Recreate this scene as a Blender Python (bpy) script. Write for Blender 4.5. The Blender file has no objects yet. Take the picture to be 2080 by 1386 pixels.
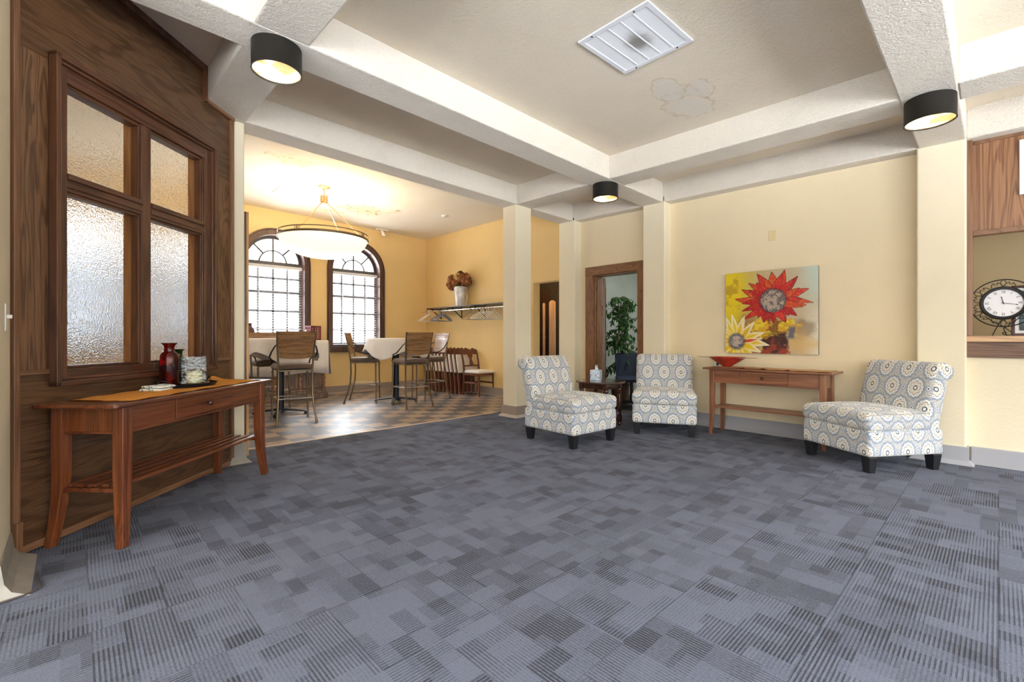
import bpy, bmesh, math, random
import numpy as np
from mathutils import Vector, Matrix, noise as mnoise
PI = math.pi
random.seed(7)
sc = bpy.context.scene
COL = sc.collection

# ---------------------------------------------------------------- camera, world, light, exposure
TH = math.radians(46.5)
CT, ST = math.cos(TH), math.sin(TH)
cam = bpy.data.cameras.new('camera')
cam.sensor_width = 36.0
cam.lens = 938.0/2080.0*36.0
cam.shift_y = -8.0/2080.0
cam.clip_start = 0.05
co = bpy.data.objects.new('camera', cam); COL.objects.link(co)
co.location = (0, 0, 1.07); co.rotation_euler = (PI/2, 0, TH-PI/2)
sc.camera = co
sc.view_settings.view_transform = 'Standard'
sc.view_settings.look = 'None'
sc.view_settings.gamma = 1.0
sc.view_settings.use_curve_mapping = False
sc.view_settings.exposure = 0.68
w = bpy.data.worlds.new('daylight'); sc.world = w; w.use_nodes = True
bg = w.node_tree.nodes['Background']
bg.inputs['Color'].default_value = (0.86, 0.93, 1.0, 1)
def _sky():
    # hazy bright sky: paler near the horizon, strongest high up
    nt = w.node_tree; t = nt.nodes.new('ShaderNodeTexCoord'); sp = nt.nodes.new('ShaderNodeSeparateXYZ'); nt.links.new(t.outputs['Generated'], sp.inputs[0])
    m = nt.nodes.new('ShaderNodeMapRange'); m.interpolation_type = 'SMOOTHSTEP'
    nt.links.new(sp.outputs[2], m.inputs[0]); m.inputs[1].default_value = .16; m.inputs[2].default_value = .50; m.inputs[3].default_value = SKY_LOW; m.inputs[4].default_value = SKY_HIGH
    g_ = nt.nodes.new('ShaderNodeMapRange'); g_.interpolation_type = 'SMOOTHSTEP'   # sunlit pale ground below the horizon
    nt.links.new(sp.outputs[2], g_.inputs[0]); g_.inputs[1].default_value = -.06; g_.inputs[2].default_value = -.25; g_.inputs[3].default_value = 0; g_.inputs[4].default_value = SKY_GROUND
    a = nt.nodes.new('ShaderNodeMath'); a.operation = 'ADD'; nt.links.new(m.outputs[0], a.inputs[0]); nt.links.new(g_.outputs[0], a.inputs[1])
    nt.links.new(a.outputs[0], bg.inputs['Strength'])
SKY_LOW, SKY_HIGH, SKY_GROUND = 3.2, 30.0, 14.5
_sky()

def lamp_area(name, loc, rot, sx, sy, energy=0, color=(1, 1, 1), portal=False):
    l = bpy.data.lights.new(name, 'AREA'); l.shape = 'RECTANGLE'; l.size = sx; l.size_y = sy
    l.energy = energy; l.color = color
    if portal: l.cycles.is_portal = True
    o = bpy.data.objects.new(name, l); COL.objects.link(o); o.location = loc; o.rotation_euler = rot
    return o
WIN = [(0.0, .485), (1.35, .40), (2.53, .485), (3.995, .485)]     # dining windows: centre x, half width
for i, (cx, hw) in enumerate(WIN):
    lamp_area('daylight_portal', (cx, 8.86, 1.87), (-PI/2, 0, 0), 2*hw+.05, 1.98, portal=True)
REARX = [(-3.2, 1.1), (-.6, 1.1), (2.0, 1.1), (4.3, .6)]          # windows in the wall behind the camera
for cx, hw in REARX:
    lamp_area('daylight_portal', (cx, -4.72, 1.6), (PI/2, 0, 0), 2*hw, 2.2, portal=True)
REARY = [(-2.6, 1.2), (.4, 1.2)]
for cy, hw in REARY:
    lamp_area('daylight_portal', (-4.72, cy, 1.6), (PI/2, 0, -PI/2), 2*hw, 2.2, portal=True)

# ---------------------------------------------------------------- node helpers
class S:
    """a shader value; arithmetic makes Math nodes"""
    def __init__(s, nt, v): s.nt = nt; s.v = v
    def _m(s, op, *a, clamp=False):
        n = s.nt.nodes.new('ShaderNodeMath'); n.operation = op; n.use_clamp = clamp
        for i, x in enumerate((s,)+a):
            if isinstance(x, S):
                s.nt.links.new(x.v, n.inputs[i])
            else: n.inputs[i].default_value = x
        return S(s.nt, n.outputs[0])
    def __add__(s, o): return s._m('ADD', o)
    def __sub__(s, o): return s._m('SUBTRACT', o)
    def __mul__(s, o): return s._m('MULTIPLY', o)
    def __truediv__(s, o): return s._m('DIVIDE', o)
    def floor(s): return s._m('FLOOR')
    def fract(s): return s._m('FRACT')
    def abs(s): return s._m('ABSOLUTE')
    def sin(s): return s._m('SINE')
    def cos(s): return s._m('COSINE')
    def sqrt(s): return s._m('SQRT')
    def lt(s, o): return s._m('LESS_THAN', o)
    def gt(s, o): return s._m('GREATER_THAN', o)
    def mn(s, o): return s._m('MINIMUM', o)
    def mx(s, o): return s._m('MAXIMUM', o)
    def mod(s, o): return s._m('FLOORED_MODULO', o)
    def atan2(s, o): return s._m('ARCTAN2', o)
    def smooth(s, a, b):
        n = s.nt.nodes.new('ShaderNodeMapRange'); n.interpolation_type = 'SMOOTHSTEP'
        s.nt.links.new(s.v, n.inputs[0]); n.inputs[1].default_value = a; n.inputs[2].default_value = b
        return S(s.nt, n.outputs[0])
    def mix(s, a, b): return a + (b-a)*s if isinstance(b, S) and isinstance(a, S) else None

def new_mat(name):
    m = bpy.data.materials.new(name); m.use_nodes = True
    nt = m.node_tree
    return m, nt, nt.nodes['Principled BSDF']
def P(b, **k):
    for kk, v in k.items():
        kk = {'rough': 'Roughness', 'metal': 'Metallic', 'spec': 'Specular IOR Level', 'coat': 'Coat Weight', 'trans': 'Transmission Weight',
              'ior': 'IOR', 'emit': 'Emission Strength', 'sheen': 'Sheen Weight'}.get(kk, kk)
        b.inputs[kk].default_value = v
def c4(c): return (c[0], c[1], c[2], 1)
def coords(nt, kind='Object'):
    t = nt.nodes.new('ShaderNodeTexCoord'); return t.outputs[kind]
def xyz(nt, sock):
    n = nt.nodes.new('ShaderNodeSeparateXYZ'); nt.links.new(sock, n.inputs[0])
    return [S(nt, n.outputs[i]) for i in range(3)]
def vec(nt, *a):
    n = nt.nodes.new('ShaderNodeCombineXYZ')
    for i, x in enumerate(a):
        if isinstance(x, S): nt.links.new(x.v, n.inputs[i])
        else: n.inputs[i].default_value = x
    return n.outputs[0]
def noise(nt, v, scale, detail=3, rough=.55, dist=0):
    n = nt.nodes.new('ShaderNodeTexNoise'); n.inputs['Scale'].default_value = scale; n.inputs['Detail'].default_value = detail
    n.inputs['Roughness'].default_value = rough; n.inputs['Distortion'].default_value = dist
    nt.links.new(v, n.inputs['Vector']); return S(nt, n.outputs['Fac'])
def white(nt, v):
    n = nt.nodes.new('ShaderNodeTexWhiteNoise'); n.noise_dimensions = '3D'; nt.links.new(v, n.inputs['Vector']); return S(nt, n.outputs['Value'])
def scaled(nt, v, s):
    n = nt.nodes.new('ShaderNodeMapping'); nt.links.new(v, n.inputs[0]); n.inputs['Scale'].default_value = s; return n.outputs[0]
def ramp(nt, f, stops):
    n = nt.nodes.new('ShaderNodeValToRGB'); nt.links.new(f.v, n.inputs[0])
    e = n.color_ramp.elements
    while len(e) < len(stops): e.new(.5)
    for i, (p, c) in enumerate(stops): e[i].position = p; e[i].color = c4(c)
    return n.outputs[0]
def cmix(nt, f, a, b):
    n = nt.nodes.new('ShaderNodeMix'); n.data_type = 'RGBA'
    if isinstance(f, S): nt.links.new(f.v, n.inputs[0])
    else: n.inputs[0].default_value = f
    for x, i in ((a, 6), (b, 7)):
        if isinstance(x, tuple): n.inputs[i].default_value = c4(x)
        else: nt.links.new(x, n.inputs[i])
    return n.outputs[2]
def bump(nt, b, h, strength=.3, dist=.01):
    n = nt.nodes.new('ShaderNodeBump'); n.inputs['Strength'].default_value = strength; n.inputs['Distance'].default_value = dist
    nt.links.new(h.v, n.inputs['Height']); nt.links.new(n.outputs[0], b.inputs['Normal'])

def plain(name, color, rough=.5, metal=0, bumps=None, var=.0, **k):
    m, nt, b = new_mat(name)
    P(b, rough=rough, metal=metal, **k)
    v = coords(nt)
    if var:
        f = noise(nt, v, 9, 4).smooth(.3, .7)
        nt.links.new(cmix(nt, f, tuple(x*(1-var) for x in color), tuple(min(1, x*(1+var)) for x in color)), b.inputs['Base Color'])
    else: b.inputs['Base Color'].default_value = c4(color)
    if bumps: bump(nt, b, noise(nt, v, bumps[0], 3), bumps[1], bumps[2])
    return m
def wood(name, dark, light, axis=2, rings=9, rough=.4, coat=.0, contrast=1.0, stretch=.06, fine=True, spec=.5, lines=False):
    m, nt, b = new_mat(name)
    v = coords(nt)
    s = [1, 1, 1]; s[axis] = stretch*1.6
    base = noise(nt, scaled(nt, v, s), 3.4, 3.5, .55, .5)
    bands = (base*(rings*1.9)*2*PI).sin()*.5+.5
    sf = [1, 1, 1]; sf[axis] = stretch*.35
    pores = noise(nt, scaled(nt, v, sf), 160, 2, .6)
    big = noise(nt, scaled(nt, v, s), 1.3, 2)
    f = bands.smooth(.0, .8)*.36*contrast + pores.smooth(.3, .7)*.42 + big*.30
    if lines: f = bands.smooth(.9, .45)*.40*contrast + pores.smooth(.3, .7)*.40 + big*.30
    nt.links.new(ramp(nt, f, [(.15, dark), (.85, light)]), b.inputs['Base Color'])
    P(b, rough=rough, coat=coat, spec=spec); b.inputs['Coat Roughness'].default_value = .18
    if fine: bump(nt, b, pores, .12, .002)
    return m

# ---------------------------------------------------------------- materials
def paint(name, color, grime=.06, bstr=.35):
    m, nt, b = new_mat(name); v = coords(nt)
    big = noise(nt, v, 1.1, 4, .6).smooth(.3, .75)
    nt.links.new(cmix(nt, big, color, tuple(x*(1-grime) for x in color)), b.inputs['Base Color'])
    h = noise(nt, v, 55, 4, .65) + noise(nt, v, 9, 3)*.8
    bump(nt, b, h, bstr, .006); P(b, rough=.55, spec=.35); return m
WALL = paint('yellow_wall_paint', (.79, .665, .45))
WALLD = paint('dining_wall_paint_warm_bounce', (.79, .57, .255))  # wall paint with the room's warm bounced light put into the colour
WALLP = paint('pale_yellow_wall_paint', (.80, .71, .525))
GREYW = paint('grey_green_wall_paint', (.50, .53, .46), .25)
TANW = paint('tan_wall_paint', (.50, .40, .24))
DARKW = plain('closet_paint', (.10, .075, .05), .7, var=.1)
def plaster():
    m, nt, b = new_mat('stippled_ceiling_plaster'); v = coords(nt)
    x, y, z = xyz(nt, v)
    base = (.79, .695, .56)
    big = noise(nt, v, .9, 4, .6).smooth(.35, .75)
    col = cmix(nt, big, base, (.73, .635, .50))
    # old water rings near (3.6,1.8)
    wob = noise(nt, v, 5, 3)
    for cx, cy, r in ((3.80, 1.82, .20), (3.46, 1.80, .15), (3.62, 1.62, .12)):
        d = ((x-cx)*(x-cx)*.7+(y-cy)*(y-cy)*1.5).sqrt() + (wob-.5)*.34
        ring = ((d-r).abs()).smooth(.028, 0.0)*noise(nt, v, 12, 2).smooth(.35, .6)
        col = cmix(nt, ring*.42, col, (.48, .36, .22))
        col = cmix(nt, d.smooth(r, r*.6)*.5, col, (.70, .66, .60))
    nt.links.new(col, b.inputs['Base Color'])
    h = noise(nt, v, 70, 5, .7) + noise(nt, v, 24, 3)*.7
    bump(nt, b, h, .55, .012); P(b, rough=.8, spec=.25); return m
PLASTER = plaster()
def plaster_dirty():
    m, nt, b = new_mat('dusty_beam_plaster'); v = coords(nt)
    d = noise(nt, v, 2.2, 5, .65).smooth(.45, .75)
    sp = noise(nt, v, 60, 2).smooth(.5, .75)
    col = cmix(nt, d*.3+sp*.2, (.76, .695, .60), (.56, .505, .43))
    nt.links.new(col, b.inputs['Base Color'])
    bump(nt, b, noise(nt, v, 75, 4, .7)+noise(nt, v, 30, 3)*.8, .75, .013); P(b, rough=.75, spec=.3); return m
BEAM = plaster_dirty()
def dining_ceiling():
    m, nt, b = new_mat('stained_dining_plaster'); v = coords(nt); x, y, z = xyz(nt, v)
    col = (.80, .74, .63)
    wob = noise(nt, v, 6, 5, .7); sp = noise(nt, v, 16, 3, .6)
    cur = cmix(nt, noise(nt, v, .8, 3).smooth(.4, .7), col, (.76, .68, .54))
    for cx, cy, r, k in ((3.55, 7.45, .55, 1), (2.0, 6.1, .38, .6), (3.2, 7.9, .25, .6), (4.0, 7.1, .16, .8)):
        d = ((x-cx)*(x-cx)+(y-cy)*(y-cy)*2.2).sqrt() + (wob-.5)*.7
        cur = cmix(nt, d.smooth(r, r*.3)*.55*k, cur, (.74, .52, .22))
        cur = cmix(nt, d.smooth(r, r*.5)*sp.smooth(.57, .63)*k, cur, (.40, .22, .07))
    nt.links.new(cur, b.inputs['Base Color'])
    bump(nt, b, noise(nt, v, 60, 4, .7), .4, .01); P(b, rough=.8); return m
DCEIL = dining_ceiling()
def carpet():
    m, nt, b = new_mat('grey_carpet_tile'); v = coords(nt); x, y, z = xyz(nt, v)
    T = .4525
    row = (y/T).floor()
    xx = x-.95+row.mod(2)*.228
    colm = (xx/T).floor()
    fx = xx-colm*T; fy = y-row*T
    r1 = white(nt, vec(nt, colm, row, 3.3))
    o = (colm+row+(r1.gt(.8))).mod(2).gt(.5)
    p = fx+(fy-fx)*o; q = fy+(fx-fy)*o
    # woven blocks: irregular rectangles
    tid = colm*7.13+row*13.7
    st = (q/.075).floor()
    off = white(nt, vec(nt, st, tid, 1.7))*.3
    blk = white(nt, vec(nt, ((p+off)/.155).floor(), st, tid))
    st2 = (p/.11).floor()
    off2 = white(nt, vec(nt, st2, tid, 8.1))*.4
    blk2 = white(nt, vec(nt, ((q+off2)/.21).floor(), st2, tid+4.4))
    pile = noise(nt, v, 330, 2, .7)
    pile2 = noise(nt, v, 90, 2, .6)
    ln = (p*(2*PI/.0128)).sin()*.5+.5
    line = (ln+(pile-.5)*.9).smooth(.45, .8)
    amt = (blk.smooth(.2, .75)*.8+.12)*(blk2*.7+.3)
    tone = blk2.smooth(.3, .9)*.55 + blk.smooth(.78, .8)*.45
    big = noise(nt, v, .7, 2)
    f = tone*.34 + line*(amt*.8+.10) + (pile-.5)*1.3 + (pile2-.5)*.7 + (r1-.5)*.16 + (big-.5)*.2
    col = ramp(nt, f, [(-.0, (.130, .143, .198)), (.45, (.066, .073, .104)), (1.0, (.019, .0205, .030))])
    e = fx.mn(fx*-1+T).mn(fy.mn(fy*-1+T))
    seam = e.lt(.0018)
    col = cmix(nt, seam*(noise(nt, v, 1.3, 1).smooth(.35, .65)*.7), col, (.02, .021, .028))
    nt.links.new(col, b.inputs['Base Color'])
    bump(nt, b, pile*1.0+pile2*.6-line*amt*.9, .7, .006)
    P(b, rough=.95, spec=.15, sheen=.08); b.inputs['Sheen Roughness'].default_value = .5
    return m
CARPET = carpet()
def vinyl():
    m, nt, b = new_mat('checkered_vinyl_tile'); v = coords(nt); x, y, z = xyz(nt, v)
    T = .232
    cx = (x/T).floor(); cy = (y/T).floor()
    chk = (cx+cy).mod(2).gt(.5)
    r = white(nt, vec(nt, cx, cy, 2.0))
    mott = noise(nt, v, 14, 5, .7)
    dark = cmix(nt, r, (.090, .094, .118), (.135, .130, .145))
    dark = cmix(nt, mott.smooth(.4, .7)*.6, dark, (.15, .125, .115))
    tan = cmix(nt, mott.smooth(.3, .7), (.45, .325, .22), (.36, .265, .185))
    tan = cmix(nt, r.gt(.80), tan, (.16, .135, .125))
    col = cmix(nt, chk, dark, tan)
    fx = x-cx*T; fy = y-cy*T
    e = fx.mn(fx*-1+T).mn(fy.mn(fy*-1+T))
    col = cmix(nt, e.lt(.0012)*.6, col, (.05, .045, .04))
    nt.links.new(col, b.inputs['Base Color'])
    P(b, rough=.36, spec=.9); bump(nt, b, noise(nt, v, 8, 3)+noise(nt, v, 60, 2)*.15, .12, .01)
    return m
VINYL = vinyl()
OAK_H = wood('oak_plywood_horizontal', (.052, .023, .010), (.150, .075, .035), 0, 9, .34, .15, .7, .07, lines=True)
OAK_V = wood('oak_plywood_vertical', (.060, .026, .012), (.20, .100, .047), 2, 13, .34, .15, 1.0, .09, lines=True)
FRAME = wood('dark_red_stained_oak', (.045, .016, .008), (.130, .052, .024), 2, 5, .28, .3)
FRAME_H = wood('dark_red_stained_oak_rail', (.045, .016, .008), (.125, .050, .024), 0, 5, .28, .3)
STOP = wood('oak_stop_warm_lit', (.20, .075, .022), (.36, .16, .055), 2, 5, .35, .2)  # warm light on the pane reveals is put into this oak colour
TRIMW = wood('brown_oak_moulding', (.13, .058, .028), (.25, .125, .062), 2, 4, .35, .1)
TRIMH = wood('brown_oak_moulding_level', (.13, .058, .028), (.25, .125, .062), 0, 4, .35, .1)
DOORW = wood('brown_oak_casing', (.13, .052, .020), (.27, .125, .055), 2, 12, .4, .1, .8, .07, lines=True)
DOORH = wood('brown_oak_casing_level', (.13, .052, .020), (.27, .125, .055), 1, 12, .4, .1, .8, .07, lines=True)
PANELW = wood('grained_oak_panel', (.15, .060, .024), (.36, .175, .082), 2, 11, .38, .15, .9, .045, lines=True)
LEDGE = wood('honey_oak_ledge', (.38, .20, .085), (.62, .38, .19), 1, 6, .35, .2)
APRON = wood('dark_oak_apron', (.06, .028, .015), (.20, .10, .055), 1, 10, .4)
CHERRY = wood('cherry_wood', (.085, .020, .006), (.215, .062, .018), 2, 4, .24, .45, .8)
CHERRY_H = wood('cherry_wood_level', (.075, .017, .006), (.195, .055, .017), 0, 4, .24, .45, .8)
CONS2 = wood('brown_cherry_wood', (.135, .045, .020), (.30, .120, .055), 2, 4, .3, .3, .8)
CONS2_H = wood('brown_cherry_wood_level', (.135, .045, .020), (.31, .125, .060), 0, 4, .3, .3, .8)
MAHOG = wood('dark_mahogany', (.030, .008, .005), (.085, .026, .014), 0, 4, .18, .6, .6)
STOOLW = wood('stool_back_oak', (.16, .075, .025), (.34, .18, .070), 0, 6, .35, .25)
FOLDW = wood('reddish_folding_chair_wood', (.085, .020, .009), (.19, .055, .024), 2, 4, .3, .3, .6)
HONEY = wood('honey_pine', (.42, .20, .055), (.66, .37, .13), 2, 5, .35, .2)
CARVED = wood('greyed_carved_oak', (.10, .065, .045), (.26, .18, .13), 2, 6, .5)
TWIST = wood('warm_carved_oak', (.16, .065, .028), (.40, .20, .10), 2, 4, .45)
BLACKW = plain('black_painted_wood', (.012, .012, .014), .35)
BLACKM = plain('black_metal', (.010, .010, .012), .38, .3)
LAMPM = plain('dark_bronze_lamp_metal', (.012, .010, .008), .45, 0, spec=.3)
NAVY = plain('navy_black_steel', (.010, .014, .026), .35, .3)
BRONZE = plain('antique_bronze_metal', (.20, .145, .085), .36, .85)
CHROME = plain('chrome', (.75, .75, .77), .15, 1)
COPPER = plain('aged_copper', (.52, .27, .12), .32, .9)
BRASS = plain('dull_brass', (.62, .45, .22), .3, 1)
SEATB = plain('brown_microfibre', (.115, .070, .042), .8, bumps=(220, .25, .002), var=.18, sheen=.4)
def cloth(name, color, rough=.85, sc_=260):
    m, nt, b = new_mat(name); v = coords(nt)
    b.inputs['Base Color'].default_value = c4(color); P(b, rough=rough, spec=.2, sheen=.2)
    bump(nt, b, noise(nt, v, sc_, 2, .6)+noise(nt, v, 12, 3)*1.5, .25, .004); return m
LINEN = cloth('white_linen', (.80, .75, .69))
PADW = cloth('cream_vinyl_pad', (.80, .74, .66), .5)
ORANGE = cloth('orange_cotton', (.66, .29, .07), 1.0); ORANGE.node_tree.nodes['Principled BSDF'].inputs['Sheen Weight'].default_value = 0; ORANGE.node_tree.nodes['Principled BSDF'].inputs['Specular IOR Level'].default_value = 0
TAUPE = cloth('taupe_cotton', (.60, .36, .20), 1.0); TAUPE.node_tree.nodes['Principled BSDF'].inputs['Sheen Weight'].default_value = 0; TAUPE.node_tree.nodes['Principled BSDF'].inputs['Specular IOR Level'].default_value = 0
BASEB = plain('grey_vinyl_baseboard', (.36, .36, .39), .4, bumps=(3, .1, .02))
BASET = plain('taupe_vinyl_baseboard', (.34, .27, .225), .45, bumps=(3, .1, .02))
BASEG = plain('beige_grey_base', (.30, .275, .24), .5, var=.1)
WHITEM = plain('white_enamel', (.78, .79, .82), .35)
WHITEP = plain('white_plastic', (.82, .80, .76), .35)
GREYP = plain('grey_plastic', (.20, .24, .30), .3)
BLACKP = plain('black_plastic', (.012, .012, .014), .35)
VENTDARK = plain('dusty_duct', (.12, .105, .095), .8)
STRIP = plain('tan_threshold', (.62, .45, .30), .4)
CREAMB = plain('cream_blind_slat', (.80, .80, .80), .4)
SASH = plain('dark_window_sash', (.085, .075, .07), .45)
CASING = wood('dark_walnut_window_casing', (.040, .016, .010), (.105, .045, .028), 2, 4, .32, .3)
CANDLE = plain('cream_candle_wax', (.80, .66, .34), .45); CANDLE.node_tree.nodes['Principled BSDF'].inputs['Subsurface Weight'].default_value = .2
def glass(name, color, rough=0, ior=1.45, bumpy=None):
    m, nt, b = new_mat(name); P(b, rough=rough, trans=1, ior=ior); b.inputs['Base Color'].default_value = c4(color)
    if bumpy: bump(nt, b, noise(nt, coords(nt), bumpy[0], 2), bumpy[1], bumpy[2])
    return m
REDG = glass('dark_red_glass', (.42, .012, .014), .03)
GRNG = glass('dark_green_glass', (.10, .17, .05), .03)
def ripple():
    m, nt, b = new_mat('rippled_clear_glass'); v = coords(nt)
    t = nt.nodes.new('ShaderNodeBsdfTransparent'); t.inputs[0].default_value = (.93, .96, .96, 1); g = nt.nodes.new('ShaderNodeBsdfGlossy'); g.inputs['Roughness'].default_value = .04
    bn = nt.nodes.new('ShaderNodeBump'); bn.inputs['Strength'].default_value = .9; bn.inputs['Distance'].default_value = .012
    nt.links.new(noise(nt, v, 34, 1.5).v, bn.inputs['Height']); nt.links.new(bn.outputs[0], g.inputs['Normal'])
    lw = nt.nodes.new('ShaderNodeFresnel'); lw.inputs[0].default_value = 1.6; nt.links.new(bn.outputs[0], lw.inputs['Normal'])
    mx = nt.nodes.new('ShaderNodeMixShader'); nt.links.new((S(nt, lw.outputs[0])*.55+.02).v, mx.inputs[0])
    nt.links.new(t.outputs[0], mx.inputs[1]); nt.links.new(g.outputs[0], mx.inputs[2])
    nt.links.new(mx.outputs[0], nt.nodes['Material Output'].inputs['Surface']); return m
RIPPLE = ripple()
def clear_pane():
    m, nt, b = new_mat('clear_window_glass')
    t = nt.nodes.new('ShaderNodeBsdfTransparent'); g = nt.nodes.new('ShaderNodeBsdfGlossy'); g.inputs['Roughness'].default_value = .02
    mx = nt.nodes.new('ShaderNodeMixShader'); mx.inputs[0].default_value = .06
    nt.links.new(t.outputs[0], mx.inputs[1]); nt.links.new(g.outputs[0], mx.inputs[2])
    nt.links.new(mx.outputs[0], nt.nodes['Material Output'].inputs['Surface']); return m
PANE = clear_pane()
def hammered():
    m, nt, b = new_mat('hammered_privacy_glass'); v = coords(nt)
    P(b, rough=.24, trans=1, ior=1.20); b.inputs['Base Color'].default_value = (.98, .94, .86, 1)
    vo = nt.nodes.new('ShaderNodeTexVoronoi'); vo.inputs['Scale'].default_value = 120; vo.feature = 'SMOOTH_F1'
    nt.links.new(v, vo.inputs['Vector'])
    bump(nt, b, S(nt, vo.outputs['Distance'])+noise(nt, v, 30, 2)*.6, .55, .005); return m
HAMMER = hammered()
def dimmer():  # for the sheets added to dim the two hidden windows
    m, nt, b = new_mat('translucent_dimmer_sheet')
    t = nt.nodes.new('ShaderNodeBsdfTranslucent'); t.inputs['Color'].default_value = (.27, .28, .30, 1)
    nt.links.new(t.outputs[0], nt.nodes['Material Output'].inputs['Surface']); return m
DIMMER = dimmer()
def emis(name, color, strength):
    m, nt, b = new_mat(name); b.inputs['Base Color'].default_value = c4(color)
    b.inputs['Emission Color'].default_value = c4(color); P(b, emit=strength); return m
def lampglow():
    m, nt, b = new_mat('lit_lamp_diffuser'); v = coords(nt)
    f = noise(nt, v, 7, 2).smooth(.35, .65)
    c = cmix(nt, f, (1.0, .50, .11), (1.0, .80, .46))
    b.inputs['Base Color'].default_value = (.9, .7, .4, 1)
    nt.links.new(c, b.inputs['Emission Color']); nt.links.new((f*2.6+.62).v, b.inputs['Emission Strength']); return m
GLOW = lampglow()
BOWLG = emis('lit_alabaster_glass', (1.0, .86, .66), .62)

def fabric():
    m, nt, b = new_mat('medallion_upholstery')
    u, v, _ = xyz(nt, coords(nt, 'UV'))
    A, B = .190, .325
    def lat(ou, ov):
        a = ((u+ou)/A).fract()*A-A/2; c = ((v+ov)/B).fract()*B-B/2
        return a, c
    a1, c1 = lat(0, 0); a2, c2 = lat(A/2, B/2)
    d1 = a1*a1*1.35+c1*c1; d2 = a2*a2*1.35+c2*c2
    k = d2.lt(d1)
    a = a1+(a2-a1)*k; c = c1+(c2-c1)*k
    r = (a*a*1.22+c*c*.74).sqrt(); t = c.atan2(a)
    cs8 = (t*8).cos(); cs16 = (t*16).cos()
    wig = noise(nt, vec(nt, u, v, 0.0), 95, 2, .6)
    R = (t*7).sin().abs()*.007+.0590 + (wig-.5)*.008
    base = (.50, .47, .42); cream = (.74, .745, .73); blue = (.235, .295, .40); dkb = (.085, .105, .14); tan = (.56, .46, .31)
    col = cmix(nt, wig.smooth(.45, .6)*.7, base, (.66, .64, .58))
    # blue ogee band between medallions
    band = (r-R).smooth(-.001, .002)*(r-R).smooth(.020, .011)
    swirl = noise(nt, vec(nt, u, v, 3.0), 60, 1.5, .5)
    col = cmix(nt, (swirl-.5).abs().smooth(.045, .02)*.85, col, blue)
    col = cmix(nt, band*wig.smooth(.30, .50)*.95, col, blue)
    col = cmix(nt, r.lt(R), col, cream)
    # scalloped inner flower outline and tan petals
    fl = (t*4).cos().abs()*.013+.036
    col = cmix(nt, (r.lt(fl))*.5, col, (.70, .66, .57))
    col = cmix(nt, ((r-fl).abs()).lt(.0032), col, (.30, .25, .18))
    pet = (r-.030).abs().smooth(.009, .004)*(t*4).cos().abs().smooth(.55, .85)
    col = cmix(nt, pet*.5, col, tan)
    dots = (r-.056).abs().lt(.003)*(t*4).cos().abs().lt(.16)
    col = cmix(nt, dots, col, dkb)
    col = cmix(nt, r.lt(.0185), col, dkb)
    col = cmix(nt, r.lt(.0105), col, (.74, .74, .70))
    # small blue diamond rosettes halfway between medallions in a row
    e1, g1 = lat(A/2, 0); e2, g2 = lat(0, B/2)
    q = (e1.abs()*1.25+g1.abs()).mn(e2.abs()*1.25+g2.abs())
    col = cmix(nt, q.lt(.027), col, blue)
    col = cmix(nt, q.lt(.019), col, cream)
    col = cmix(nt, q.lt(.0095), col, dkb)
    nt.links.new(col, b.inputs['Base Color'])
    P(b, rough=.85, spec=.2, sheen=.3)
    bump(nt, b, noise(nt, vec(nt, u, v, 0.0), 500, 2), .2, .002)
    return m
FABRIC = fabric()

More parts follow.
